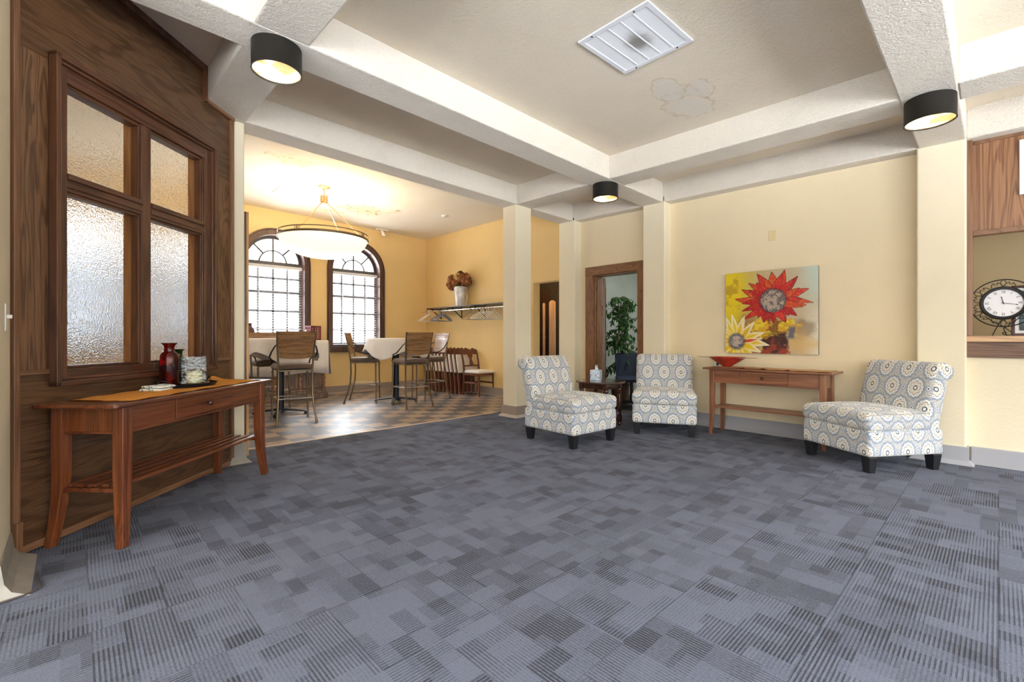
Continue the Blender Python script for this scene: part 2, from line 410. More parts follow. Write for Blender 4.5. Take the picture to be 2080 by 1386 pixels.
# ---------------------------------------------------------------- mesh builder
class G:
    def __init__(s): s.v = []; s.f = []; s.uv = None
    def add(s, vs, fs):
        n = len(s.v); s.v += [tuple(p) for p in vs]; s.f += [tuple(i+n for i in f) for f in fs]; return s
    def box(s, x0, x1, y0, y1, z0, z1):
        return s.add([(x0, y0, z0), (x1, y0, z0), (x1, y1, z0), (x0, y1, z0), (x0, y0, z1), (x1, y0, z1), (x1, y1, z1), (x0, y1, z1)],
                     [(0, 3, 2, 1), (4, 5, 6, 7), (0, 1, 5, 4), (1, 2, 6, 5), (2, 3, 7, 6), (3, 0, 4, 7)])
    def prism(s, poly, a, b, axis='z'):
        n = len(poly)
        mk = {'z': lambda p, h: (p[0], p[1], h), 'y': lambda p, h: (p[0], h, p[1]), 'x': lambda p, h: (h, p[0], p[1])}[axis]
        vs = [mk(p, a) for p in poly]+[mk(p, b) for p in poly]
        fs = [tuple(range(n))[::-1], tuple(range(n, 2*n))]+[(i, (i+1) % n, n+(i+1) % n, n+i) for i in range(n)]
        return s.add(vs, fs)
    def lathe(s, prof, n=24, c=(0, 0), ax=1.0, ay=1.0, ring=False):
        vs = []; fs = []
        if ring: prof = list(prof)+[prof[0]]
        for r, z in prof:
            for k in range(n):
                t = 2*PI*k/n; vs.append((c[0]+ax*r*math.cos(t), c[1]+ay*r*math.sin(t), z))
        for i in range(len(prof)-1):
            for k in range(n):
                k2 = (k+1) % n; fs.append((i*n+k, i*n+k2, (i+1)*n+k2, (i+1)*n+k))
        if ring: return s.add(vs, fs)
        if prof[0][0] > 1e-4: fs.append(tuple(range(n))[::-1])
        if prof[-1][0] > 1e-4: fs.append(tuple(range((len(prof)-1)*n, len(prof)*n)))
        return s.add(vs, fs)
    def tube(s, pts, r, n=8, closed=False, flat=1.0, up=(0, 0, 1)):
        pts = [Vector(p) for p in pts]; m = len(pts); vs = []; fs = []
        rr = r if isinstance(r, (list, tuple)) else [r]*m
        ref = Vector(up)
        for i, p in enumerate(pts):
            a = pts[(i-1) % m] if (closed or i > 0) else p; b = pts[(i+1) % m] if (closed or i < m-1) else p
            t = (b-a).normalized()
            u = t.cross(ref)
            if u.length < 1e-3: u = t.cross(Vector((0, 1, 0)) if abs(t.y) < .9 else Vector((1, 0, 0)))
            u.normalize(); w_ = u.cross(t).normalized()
            if not i == 0:
                if u.dot(pu) < 0: u = -u; w_ = -w_
            pu = u
            for k in range(n):
                q = 2*PI*k/n; vs.append(p+u*math.cos(q)*rr[i]+w_*math.sin(q)*rr[i]*flat)
        for i in range(m if closed else m-1):
            j = (i+1) % m
            for k in range(n):
                k2 = (k+1) % n; fs.append((i*n+k, i*n+k2, j*n+k2, j*n+k))
        if not closed: fs.append(tuple(range(n))[::-1]); fs.append(tuple(range((m-1)*n, m*n)))
        return s.add(vs, fs)
    def rod(s, a, b, r, n=10, r2=None): return s.tube([a, b], [r, r if r2 is None else r2], n)
    def bar(s, pts, wd, th, side=(1, 0, 0)):
        """rectangular bar along pts; wd along `side`, th across"""
        pts = [Vector(p) for p in pts]; sd = Vector(side).normalized(); vs = []; fs = []; m = len(pts)
        W = wd if isinstance(wd, (list, tuple)) else [wd]*m; T_ = th if isinstance(th, (list, tuple)) else [th]*m
        for i, p in enumerate(pts):
            a = pts[max(0, i-1)]; b = pts[min(m-1, i+1)]; t = (b-a).normalized(); nn = t.cross(sd).normalized()
            for e, f in ((-1, -1), (1, -1), (1, 1), (-1, 1)): vs.append(p+sd*e*W[i]/2+nn*f*T_[i]/2)
        for i in range(m-1):
            for k in range(4):
                k2 = (k+1) % 4; fs.append((i*4+k, i*4+k2, i*4+4+k2, i*4+4+k))
        fs += [(3, 2, 1, 0), tuple(range((m-1)*4, m*4))]
        return s.add(vs, fs)
    def rbox(s, x0, x1, y0, y1, z0, z1, r, n=10, fn=None):
        """rounded box from a dense grid, optional deformation"""
        vs = []; fs = []; idx = {}
        L = [(x0, x1), (y0, y1), (z0, z1)]
        N = [max(4, int(n*(b-a)/.3)) for a, b in L]
        def grid(i):
            a, b = L[i]; t = [k/N[i] for k in range(N[i]+1)]
            rr = min(r, (b-a)/2*.999)/(b-a)
            ex = sorted(set([round(q, 5) for q in t if rr < q < 1-rr]+[round(rr*q, 5) for q in (0, .2, .45, .7, 1)]+[round(1-rr*q, 5) for q in (0, .2, .45, .7, 1)]))
            return [a+(b-a)*q for q in ex]
        Gx = [grid(i) for i in range(3)]
        def vid(p):
            key = tuple(round(q, 6) for q in p)
            if key not in idx:
                cl = Vector([min(max(p[i], L[i][0]+min(r, (L[i][1]-L[i][0])/2)), L[i][1]-min(r, (L[i][1]-L[i][0])/2)) for i in range(3)])
                d = Vector(p)-cl
                q = cl+d.normalized()*r if d.length > 1e-9 else Vector(p)
                if fn: q = Vector(fn(q))
                idx[key] = len(vs); vs.append(q)
            return idx[key]
        for ax in range(3):
            a, b = (ax+1) % 3, (ax+2) % 3
            for side in (0, 1):
                for i in range(len(Gx[a])-1):
                    for j in range(len(Gx[b])-1):
                        q = []
                        for (ii, jj) in ((i, j), (i+1, j), (i+1, j+1), (i, j+1)):
                            p = [0, 0, 0]; p[ax] = L[ax][side]; p[a] = Gx[a][ii]; p[b] = Gx[b][jj]; q.append(vid(p))
                        if len(set(q)) > 2: fs.append(tuple(q) if side else tuple(q[::-1]))
        return s.add(vs, fs)
    def map(s, fn): s.v = [tuple(fn(p)) for p in s.v]; return s
    def move(s, x=0, y=0, z=0, rz=0):
        c, n = math.cos(rz), math.sin(rz)
        return s.map(lambda p: (p[0]*c-p[1]*n+x, p[0]*n+p[1]*c+y, p[2]+z))
    def build(s, name, mat, parent=None, smooth=35, bevel=0, seg=2, uvfn=None):
        me = bpy.data.meshes.new(name); me.from_pydata(s.v, [], s.f); me.validate()
        bm = bmesh.new(); bm.from_mesh(me); bmesh.ops.recalc_face_normals(bm, faces=bm.faces); bm.to_mesh(me); bm.free()
        me.materials.append(mat)
        if smooth:
            me.polygons.foreach_set('use_smooth', [True]*len(me.polygons)); me.set_sharp_from_angle(angle=math.radians(smooth))
        if uvfn:
            l = me.uv_layers.new(name='uv')
            for p in me.polygons:
                for li in p.loop_indices:
                    l.data[li].uv = uvfn(me.vertices[me.loops[li].vertex_index].co, p.normal)
        o = bpy.data.objects.new(name, me); COL.objects.link(o)
        if parent: o.parent = parent
        if bevel:
            b = o.modifiers.new('bevel', 'BEVEL'); b.width = bevel; b.segments = seg; b.limit_method = 'ANGLE'; b.angle_limit = math.radians(40)
            b.harden_normals = False
        return o
def thing(name, label, cat, loc=(0, 0, 0), rz=0, group=None):
    o = bpy.data.objects.new(name, None); COL.objects.link(o); o.empty_display_size = .1
    o.location = loc; o.rotation_euler = (0, 0, rz); return tag(o, label, cat, group)
def tag(o, label, cat, group=None):
    o['label'] = label; o['category'] = cat
    if group: o['group'] = group
    return o
def struct(o): o['kind'] = 'structure'; return o
def dup(root, loc, rz, label, group=None):
    r = root.copy(); COL.objects.link(r); r.location = loc; r.rotation_euler = (0, 0, rz); r['label'] = label
    if group: r['group'] = group
    for ch in list(root.children):
        c = ch.copy(); COL.objects.link(c); c.parent = r
        for g in list(ch.children):
            d = g.copy(); COL.objects.link(d); d.parent = c
    return r
def arc(cx, cz, r, a0, a1, n): return [(cx+r*math.cos(a0+(a1-a0)*i/n), cz+r*math.sin(a0+(a1-a0)*i/n)) for i in range(n+1)]

# ================================================================ SETTING
struct(G().box(-4.6, 6.2, -4.6, 4.905, -.1, 0).build('floor', CARPET, smooth=0))
struct(G().box(5.56, 8.2, 1.0, 4.74, -.1, .001).build('floor.001', plain('dark_office_carpet', (.035, .033, .033), .9), smooth=0))
struct(G().box(-2.3, 7.5, 4.92, 8.75, -.1, 0).build('floor.002', VINYL, smooth=0))
struct(G().box(1.06, 4.30, 4.897, 4.928, -.02, .006).build('trim_1', STRIP, smooth=0, bevel=.003))
# --- coffered lobby ceiling; the old slab sags slightly to the right
def sag(p): return (p[0], p[1], p[2]-.027*(p[0]*ST-p[1]*CT))
def ceil(g): return g.map(sag)
g = G()
n = 14
for i in range(n):
    for j in range(n):
        x0 = -4.6+(10.4)*i/n; x1 = -4.6+10.4*(i+1)/n; y0 = -4.6+9.3*j/n; y1 = -4.6+9.3*(j+1)/n
        g.add([(x0, y0, 3.08), (x0, y1, 3.08), (x1, y1, 3.08), (x1, y0, 3.08)], [(0, 1, 2, 3)])
struct(ceil(g).build('ceiling', PLASTER, smooth=0))
ZS = 2.83
def beam_x(y0, y1, x0, x1, i): struct(ceil(G().box(x0, x1, y0, y1, ZS, 3.12)).build('ceiling_beam', BEAM, smooth=0, bevel=.012))
beam_x(2.93, 3.23, -4.6, 5.50, 0)
beam_x(.185, .49, -4.6, 5.50, 1)
beam_x(-2.63, -2.33, -4.6, 5.50, 2)
beam_x(4.385, 4.66, .74, 5.6, 3)
for (x0, x1) in ((.745, 1.06), (4.25, 4.55), (-2.76, -2.45)):
    for (y0, y1) in ((3.225, 4.39), (.485, 2.935), (-2.335, .19), (-4.6, -2.625)):
        if x0 < 0 and y0 > 3: continue
        struct(ceil(G().box(x0, x1, y0, y1, ZS+.0015, 3.12)).build('ceiling_beam', BEAM, smooth=0, bevel=.012))
for (y0, y1) in ((3.225, 4.39), (.485, 2.935), (-4.6, .19)):
    struct(ceil(G().box(5.41, 5.60, y0, y1, ZS+.0015, 3.12)).build('ceiling_beam', BEAM, smooth=0, bevel=.012))
# --- column between lobby and dining, pilasters on the right wall
def column(x0, x1, y0, y1, base=BASET, name='column', zt=2.86):
    o = struct(G().box(x0, x1, y0, y1, 0, zt).build(name, WALLP, smooth=0, bevel=.012))
    return o
def base_round(x0, x1, y0, y1, mat, h=.15):
    t = .014; g = G()
    g.box(x0-t, x1+t, y0-t, y1+t, .03, h)
    a = t+.004; b_ = t+.035
    g.add([(x0-a, y0-a, .035), (x1+a, y0-a, .035), (x1+a, y1+a, .035), (x0-a, y1+a, .035), (x0-b_, y0-b_, .001), (x1+b_, y0-b_, .001), (x1+b_, y1+b_, .001), (x0-b_, y1+b_, .001)],
          [(0, 1, 2, 3), (4, 5, 1, 0), (5, 6, 2, 1), (6, 7, 3, 2), (7, 4, 0, 3)])
    return g
column(4.25, 4.54, 4.40, 4.66)
struct(base_round(4.25, 4.54, 4.40, 4.66, BASET).build('baseboard_column', BASET, smooth=0, bevel=.003))
column(.74, 1.058, 4.432, 4.66, zt=2.92)
struct(base_round(.74, 1.058, 4.432, 4.66, BASEG, .17).build('baseboard_corner', BASEG, smooth=0, bevel=.003))
column(5.41, 5.70, 4.344, 4.655)
column(5.41, 5.70, 2.90, 3.21)
column(5.41, 5.70, .185, .50)
for (y0, y1, nm) in ((4.344, 4.655, 'baseboard_pilaster'), (2.90, 3.21, 'baseboard_pilaster.001'), (.185, .50, 'baseboard_pilaster.002')):
    struct(base_round(5.41, 5.60, y0, y1, BASEB).build(nm, BASEB, smooth=0, bevel=.003))
# --- right wall with the painting, and the doorway beside it
g = G()
g.box(5.56, 5.72, .45, 3.05, 0, 3.1); g.box(5.56, 5.72, 3.05, 3.365, 0, 3.1); g.box(5.56, 5.72, 4.10, 4.70, 0, 3.1); g.box(5.56, 5.72, 3.365, 4.10, 1.977, 3.1)
struct(g.build('wall_right', WALL, smooth=0))
g = G()
g.box(5.535, 5.56, .52, 2.88, .03, .15); g.add([(5.50, .52, .001), (5.50, 2.88, .001), (5.535, 2.88, .035), (5.535, .52, .035)], [(0, 1, 2, 3)])
struct(g.build('baseboard_right', BASEB, smooth=0, bevel=.002))
# door casing
g = G(); g.box(5.525, 5.565, 4.10, 4.235, 0, 1.99)
g.box(5.525, 5.565, 3.24, 3.365, 0, 1.99); g.box(5.56, 5.74, 4.085, 4.105, 0, 1.98); g.box(5.56, 5.74, 3.36, 3.38, 0, 1.98); g.box(5.60, 5.62, 4.07, 4.09, 0, 1.97); g.box(5.60, 5.62, 3.375, 3.395, 0, 1.97)
door = struct(g.build('door_1', DOORW, smooth=0, bevel=.004))
g = G(); g.box(5.522, 5.565, 3.24, 4.235, 1.975, 2.10); g.box(5.56, 5.74, 3.36, 4.105, 1.962, 1.982)
g.build('head_casing', DOORH, door, smooth=0, bevel=.004)
# open door leaf seen nearly edge on: stiles with obscure panes
leaf = thing('door_leaf', 'dark wooden door with glass panes standing open inside the doorway', 'door', (5.80, 4.10, 0), math.radians(33.5))
g = G()
for x0, x1 in ((0, .1), (.50, .6)): g.box(x0, x1, -.02, .02, .01, 1.96)
for z0, z1 in ((.01, .22), (.62, .70), (1.05, 1.13), (1.46, 1.54), (1.86, 1.96)): g.box(.1, .5, -.02, .02, z0, z1)
g.build('leaf_frame', DOORW, leaf, smooth=0, bevel=.003)
for z0, z1 in ((.22, .62), (.70, 1.05), (1.13, 1.46), (1.54, 1.86)):
    G().box(.1, .5, -.004, .004, z0, z1).build('glass_panel', plain('dark_door_glass', (.05, .055, .06), .08), leaf, smooth=0)
# room beyond the doorway
g = G(); g.box(8.0, 8.15, .9, 4.8, 0, 3); g.box(5.72, 8.1, .9, 1.0, 0, 3); g.box(5.72, 8.1, 4.70, 4.77, 0, 3)
struct(g.build('wall_office', GREYW, smooth=0))
struct(G().box(5.6, 8.1, .9, 4.8, 2.7, 2.8).build('ceiling.001', WHITEP, smooth=0))
# --- dining room right wall (coat shelf) with the closet opening
g = G(); g.box(5.58, 5.74, 5.365, 8.8, 0, 3.4); g.box(5.58, 5.74, 4.64, 5.365, 1.975, 3.4)
struct(g.build('wall_dining_right', WALLD, smooth=0))
g = G(); g.box(5.56, 5.58, 5.37, 8.6, .03, .15); g.add([(5.53, 5.37, .001), (5.53, 8.6, .001), (5.56, 8.6, .035), (5.56, 5.37, .035)], [(0, 1, 2, 3)])
struct(g.build('baseboard_dining_right', BASET, smooth=0, bevel=.002))
g = G(); g.box(5.74, 7.4, 4.76, 4.80, 0, 2.6); g.box(7.3, 7.4, 4.78, 7.3, 0, 2.6); g.box(5.74, 7.4, 7.2, 7.3, 0, 2.6); g.box(5.74, 7.4, 4.76, 7.3, 2.5, 2.6)
struct(g.build('wall_closet', DARKW, smooth=0))
# --- dining back wall with arched openings
SPR, SILL, YW = 2.36, .90, 8.6
def arch_poly(cx, hw, z0, spr, n=18): return [(cx-hw, z0), (cx+hw, z0)]+arc(cx, spr, hw, 0, PI, n)
def window_wall():
    g = G(); X = -2.3
    for cx, hw in WIN:
        g.box(X, cx-hw, YW, YW+.3, 0, 3.5)
        g.box(cx-hw, cx+hw, YW, YW+.3, 0, SILL)
        a = arc(cx, SPR, hw, PI, 0, 18)
        for i in range(18):
            (xa, za), (xb, zb) = a[i], a[i+1]
            g.add([(xa, YW, za), (xb, YW, zb), (xb, YW, 3.5), (xa, YW, 3.5), (xa, YW+.3, za), (xb, YW+.3, zb), (xb, YW+.3, 3.5), (xa, YW+.3, 3.5)],
                  [(0, 1, 2, 3), (7, 6, 5, 4), (0, 4, 5, 1)])
        X = cx+hw
    g.box(X, 5.7, YW, YW+.3, 0, 3.5)
    return g
struct(window_wall().build('wall_dining_back', WALLD, smooth=0))
g = G()
g.box(-2.2, 5.57, YW-.02, YW, .03, .15); g.add([(-2.2, YW-.05, .001), (5.57, YW-.05, .001), (5.57, YW-.02, .035), (-2.2, YW-.02, .035)], [(0, 1, 2, 3)])
struct(g.build('baseboard_dining_back', BASET, smooth=0, bevel=.002))
struct(G().box(-2.4, -2.2, 3.2, 8.8, 0, 3.5).build('wall_dining_left', WALLD, smooth=0))
g = G(); g.add([(x, y, 3.19+.023*(5.6-x)) for x, y in ((-2.3, 4.62), (-2.3, 8.7), (5.75, 8.7), (5.75, 4.62))]+[(x, y, 3.5) for x, y in ((-2.3, 4.62), (-2.3, 8.7), (5.75, 8.7), (5.75, 4.62))], [(0, 1, 2, 3), (7, 6, 5, 4), (0, 3, 7, 4)])
struct(g.build('ceiling.002', DCEIL, smooth=0))
# beam B closes up to the dining ceiling
struct(G().box(.74, 5.6, 4.60, 4.66, 2.95, 3.4).build('wall_lintel', BEAM, smooth=0))
# --- windows
for i, (cx, hw) in enumerate(WIN):
    t = .095
    outer = [(cx-hw-t, SILL-.09), (cx+hw+t, SILL-.09)]+arc(cx, SPR, hw+t, 0, PI, 24)
    inner = [(cx-hw+.01, SILL), (cx+hw-.01, SILL)]+arc(cx, SPR, hw-.01, 0, PI, 24)
    g = G(); n = len(outer)
    for (y0, k0) in ((YW-.028, 0),):
        vs = [(x, y0, z) for x, z in outer]+[(x, y0, z) for x, z in inner]+[(x, YW+.0, z) for x, z in outer]+[(x, YW+.19, z) for x, z in inner]
        fs = []
        for k in range(n):
            k2 = (k+1) % n
            fs += [(k, k2, n+k2, n+k), (k, 2*n+k, 2*n+k2, k2), (n+k, n+k2, 3*n+k2, 3*n+k)]
        g.add(vs, fs)
    # raised outer bead
    pts = [(x, YW-.034, z) for x, z in outer]
    g.tube([(cx+(x-cx)*.985, y, z if z < SPR else SPR+(z-SPR)*.985) for x, y, z in pts], .013, 6, closed=True, up=(0, 1, 0))
    win = struct(g.build('window_%d' % (i+1), CASING, smooth=30))
    G().box(cx-hw-t-.02, cx+hw+t+.02, YW-.06, YW+.0, SILL-.115, SILL-.085).build('window_sill', CASING, win, smooth=0, bevel=.006)
    # sash: frame, transom, meeting rail, muntins
    ys, ye = YW+.13, YW+.165; h = hw-.01
    g = G()
    for s_ in (-1, 1): g.box(cx+s_*h-.03-.015*s_, cx+s_*h+.03-.015*s_, ys, ye, SILL, SPR)
    g.box(cx-h, cx+h, ys, ye, SILL, SILL+.06); g.box(cx-h, cx+h, ys-.01, ye, SPR-.035, SPR+.025); g.box(cx-h, cx+h, ys-.01, ye, 1.835, 1.88)
    a1 = arc(cx, SPR, h, 0, PI, 20); a2 = arc(cx, SPR, h-.05, 0, PI, 20)
    for k in range(20):
        g.add([(a1[k][0], ys, a1[k][1]), (a1[k+1][0], ys, a1[k+1][1]), (a2[k+1][0], ys, a2[k+1][1]), (a2[k][0], ys, a2[k][1]),
               (a1[k][0], ye, a1[k][1]), (a1[k+1][0], ye, a1[k+1][1]), (a2[k+1][0], ye, a2[k+1][1]), (a2[k][0], ye, a2[k][1])],
              [(0, 1, 2, 3), (7, 6, 5, 4), (3, 2, 6, 7), (0, 4, 5, 1)])
    g.build('sash', SASH, win, smooth=0)
    g = G(); mt = .017
    for s_ in (-.5, 0, .5): g.box(cx+s_*h-mt, cx+s_*h+mt, ys+.008, ye-.006, SILL+.05, SPR)
    for z in (2.10, 1.84-.313, 1.84-.626): g.box(cx-h, cx+h, ys+.008, ye-.006, z-mt, z+mt)
    ri = h*.47
    g.tube([(x, ys+.017, z) for x, z in arc(cx, SPR, ri, 0, PI, 16)], .015, 6, up=(0, 1, 0))
    for q in (PI/4, PI/2, 3*PI/4):
        r0 = 0 if abs(q-PI/2) < .01 else ri
        g.rod((cx+r0*math.cos(q), ys+.017, SPR+r0*math.sin(q)), (cx+(h-.03)*math.cos(q), ys+.017, SPR+(h-.03)*math.sin(q)), .015, 6)
    g.build('muntins', SASH, win, smooth=0)
    G().prism(arch_poly(cx, h-.01, SILL+.02, SPR), ye-.012, ye-.008, 'y').build('pane', PANE, win, smooth=0)
    if i < 2:  # sheets added on the hidden windows to dim daylight behind the partition panes
        G().box(-hw, hw, -.002, .002, SILL, 2.25).move(cx, YW+.10).build('added_dimmer_sheet', DIMMER, win, smooth=0)
    if i >= 2:
        nm = ('left', 'right')[i-2]
        bl = thing('window_blind', 'lowered horizontal slat blind in the %s arched dining window' % nm, 'blind', (cx, YW+.085, 0), 0, 'dining window blinds')
        g = G()
        zz = SILL+.03; k = 0
        while zz < SPR-.10:
            x_ = h-.012
            g.add([(-x_, -.017, zz-.002), (x_, -.017, zz-.002), (x_, .017, zz+.002), (-x_, .017, zz+.002), (-x_, -.017, zz+.001), (x_, -.017, zz+.001), (x_, .017, zz+.005), (-x_, .017, zz+.005)],
                  [(0, 3, 2, 1), (4, 5, 6, 7), (0, 1, 5, 4), (1, 2, 6, 5), (2, 3, 7, 6), (3, 0, 4, 7)]); zz += .047
        g.build('slats', CREAMB, bl, smooth=0)
        G().box(-h+.012, h-.012, -.026, .026, SPR-.09, SPR-.04).build('head_rail', CREAMB, bl, smooth=0, bevel=.003)
        for x_ in (-h*.5, h*.5):
            g = G(); g.rod((x_, -.023, SILL+.03), (x_, -.023, SPR-.06), .002, 5); g.rod((x_, .023, SILL+.03), (x_, .023, SPR-.06), .002, 5); g.build('ladder_cord', CREAMB, bl, smooth=0)
# --- unseen sides of the lobby: walls behind the camera with big windows
def wall_holes(name, fixed, lo, hi, holes, axis, mat=WALL):
    g = G(); X = lo
    def bx(a, b, z0, z1):
        if axis == 'y': g.box(a, b, fixed-.1, fixed+.1, z0, z1)
        else: g.box(fixed-.1, fixed+.1, a, b, z0, z1)
    for c, hw in sorted(holes):
        bx(X, c-hw, 0, 3.4); bx(c-hw, c+hw, 0, .5); bx(c-hw, c+hw, 2.7, 3.4); X = c+hw
    bx(X, hi, 0, 3.4)
    struct(g.build(name, mat, smooth=0))
wall_holes('wall_rear', -4.6, -4.7, 6.4, REARX, 'y')
wall_holes('wall_rear_left', -4.6, -4.7, 3.3, REARY, 'x')
struct(G().box(-4.6, -.35, 3.0, 3.2, 0, 3.4).build('wall_left_far', WALLP, smooth=0))
struct(G().box(-.9, -.221, 2.80, 3.31, 0, 3.3).build('wall_left_corner', WALLP, smooth=0, bevel=.008))
g = G(); pr = [(-.216, 2.795, .135), (-.206, 2.788, .06), (-.185, 2.780, .025), (-.130, 2.765, 0)]
vs = []
for x, y, z in pr: vs += [(-.9, y, z), (x, y, z), (x, 3.262, z)]
g.add(vs, [q for i in range(3) for q in ((3*i, 3*i+1, 3*i+4, 3*i+3), (3*i+1, 3*i+2, 3*i+5, 3*i+4))])
g.add([(-.9, 2.80, .135), (-.22, 2.80, .135), (-.22, 3.262, .135), (-.9, 2.795, .135), (-.216, 2.795, .135), (-.216, 3.262, .135)], [(0, 1, 4, 3), (1, 2, 5, 4)])
struct(g.build('baseboard_left', BASEG, smooth=0))
# --- diagonal wood partition with the interior window
P0 = Vector((-.214, 3.265, 0)); PD = math.atan2(1.15, 1.17)
DU = Vector((math.cos(PD), math.sin(PD), 0)); DN = Vector((math.sin(PD), -math.cos(PD), 0))
def at_panel(o): o.location = P0; o.rotation_euler = (0, 0, PD); return o
def zcap(u): return 3.13 if u < 1.323 else 2.885
g = G(); g.box(0, 1.64, 0, .05, .015, .88); g.box(0, .17, .06, .09, .8, 3.2); g.box(1.4, 1.64, .06, .09, .8, 2.9); g.box(0, 1.4, .06, .09, 2.5, 3.2)
g.box(0, 1.323, 0, .05, 2.50, 3.17); g.box(1.323, 1.64, 0, .05, 2.36, 2.905); g.box(1.385, 1.33, 0, .05, 2.36, 2.5)
part = struct(at_panel(g.build('wall_left', OAK_H, smooth=0)))
g = G(); g.box(.012, .17, 0, .05, .905, 2.50); g.box(1.385, 1.63, 0, .05, .905, 2.36)
g.build('side_panel', OAK_V, part, smooth=0)
g = G()
g.box(-.012, .018, -.022, .05, .17, 3.17); g.box(-.002, .028, -.024, .05, .02, .17); g.box(1.614, 1.646, -.022, .05, .06, 2.91)
struct(at_panel(g.build('trim_2', TRIMW, smooth=0, bevel=.004)))
g = G(); g.box(0, 1.60, -.022, .05, .012, .05); g.box(.02, .165, -.016, .05, .88, .905); g.box(1.392, 1.614, -.016, .05, .88, .905)
g.box(1.315, 1.646, -.03, .03, 2.87, 2.905)
struct(at_panel(g.build('trim_3', TRIMH, smooth=0, bevel=.004)))
g = G(); g.box(1.30, 1.33, -.03, .03, 2.87, 3.17); g.box(0, 1.33, -.03, .03, 3.10, 3.17)
struct(at_panel(g.build('trim_4', FRAME, smooth=0, bevel=.004)))
UL, UR, ZB, ZT = .247, .803, .90, 2.43
def vert(g, u0, u1, z0, z1, y0, y1): g.box(u0, u1, y0, y1, z0, z1)
g = G()   # stiles
vert(g, .165, .247, .82, 2.545, -.02, .11); vert(g, .735, .803, ZB-.02, ZT+.02, -.012, .11); vert(g, 1.295, 1.389, .82, 2.545, -.02, .11)
vert(g, .158, .185, .815, 2.55, -.055, -.01); vert(g, .185, .200, .83, 2.53, -.038, -.01); vert(g, 1.372, 1.396, .815, 2.55, -.055, -.01); vert(g, 1.357, 1.372, .83, 2.53, -.038, -.01)
for u in (.735, 1.293): vert(g, u-.018, u, ZB, ZT, .0, .05)
for u in (.735, 1.293): vert(g, u-.010, u, ZB, ZT, -.012, .02)
for u in (.247, .803): vert(g, u, u+.014, ZB, ZT, .02, .06)
iw = struct(at_panel(g.build('window_5', FRAME, smooth=0, bevel=.004)))
g = G()   # rails
for z0, z1 in ((.82, .90), (2.43, 2.545)): g.box(.165, 1.389, -.018, .11, z0, z1)
g.box(.158, 1.396, -.055, -.01, 2.525, 2.552); g.box(.175, 1.38, -.038, -.01, 2.508, 2.525); g.box(.158, 1.396, -.055, -.01, .815, .842); g.box(.175, 1.38, -.038, -.01, .842, .857)
for a, b in ((.247, .735), (.803, 1.295)):
    g.box(a, b, -.010, .11, 1.852, 1.94); g.box(a, b, -.026, -.005, 1.915, 1.944); g.box(a, b, -.018, .0, 1.872, 1.90); g.box(a, b, .0, .05, 1.94, 1.955); g.box(a, b, .0, .05, 1.838, 1.852)
    g.box(a, b, -.002, .06, ZT-.02, ZT); g.box(a, b, .0, .06, ZB, ZB+.016)
g.build('rails', FRAME_H, iw, smooth=0, bevel=.004)
g = G()
for a, b in ((.247, .735), (.803, 1.295)):
    for z0, z1 in ((ZB, 1.85), (1.94, ZT)): g.box(b-.012, b, .05, .105, z0, z1); g.box(a, a+.008, .05, .105, z0, z1)
g.build('stops', STOP, iw, smooth=0, bevel=.002)
for a, b in ((.247, .735), (.803, 1.295)):
    for z0, z1 in ((ZB, 1.855), (1.935, ZT)):
        G().box(a-.005, b+.005, .100, .106, z0-.005, z1+.005).build('pane', HAMMER, iw, smooth=0)
# trim board on the dining side of the corner column
tb = struct(G().box(1.060, 1.125, 4.662, 4.70, 0, 2.2).build('trim_5', FRAME, smooth=0, bevel=.004))
struct(G().box(1.126, 1.148, 4.665, 4.695, 0, 2.2).build('trim_6', HONEY, smooth=0, bevel=.003))
# --- service counter on the far right
g = G(); g.box(5.50, 5.64, -4.6, .185, 0, .905)
struct(g.build('wall_counter', WALLP, smooth=0))
struct(G().box(5.47, 5.50, -4.5, .16, .001, .15).build('baseboard_counter', BASEB, smooth=0, bevel=.004))
o = struct(G().box(5.475, 5.60, -4.5, .186, .900, 1.030).build('trim_7', APRON, smooth=0, bevel=.003))
struct(G().box(5.455, 6.00, -4.5, .188, 1.030, 1.080).build('trim_8', LEDGE, smooth=0, bevel=.005))
struct(G().box(5.47, 5.62, .150, .186, 1.08, 2.74).build('trim_9', TRIMW, smooth=0, bevel=.004))
g = G(); g.box(5.53, 5.57, -4.5, .150, 1.955, 2.72)
struct(g.build('wall_counter_header', PANELW, smooth=0))
g = G(); g.box(5.515, 5.60, -4.5, .15, 1.925, 1.965); g.box(5.52, 5.56, -4.5, .15, 2.695, 2.73)
struct(g.build('trim_10', TRIMH, smooth=0, bevel=.003))
g = G(); g.box(5.56, 5.70, -4.6, .19, 2.70, 3.2); struct(g.build('wall_counter_top', BEAM, smooth=0))
g = G(); g.box(6.9, 7.0, -4.6, .6, 0, 3); g.box(5.72, 7.0, .42, .50, 0, 3)
struct(g.build('wall_counter_room', TANW, smooth=0))
struct(G().box(5.6, 7.0, -4.6, .5, 2.75, 2.82).build('ceiling.003', WHITEP, smooth=0))
struct(G().box(6.2, 7.0, -4.6, .5, -.1, 0).build('floor.003', CARPET, smooth=0))
for nm, mn, mx in (('counter', 0, 0),): pass

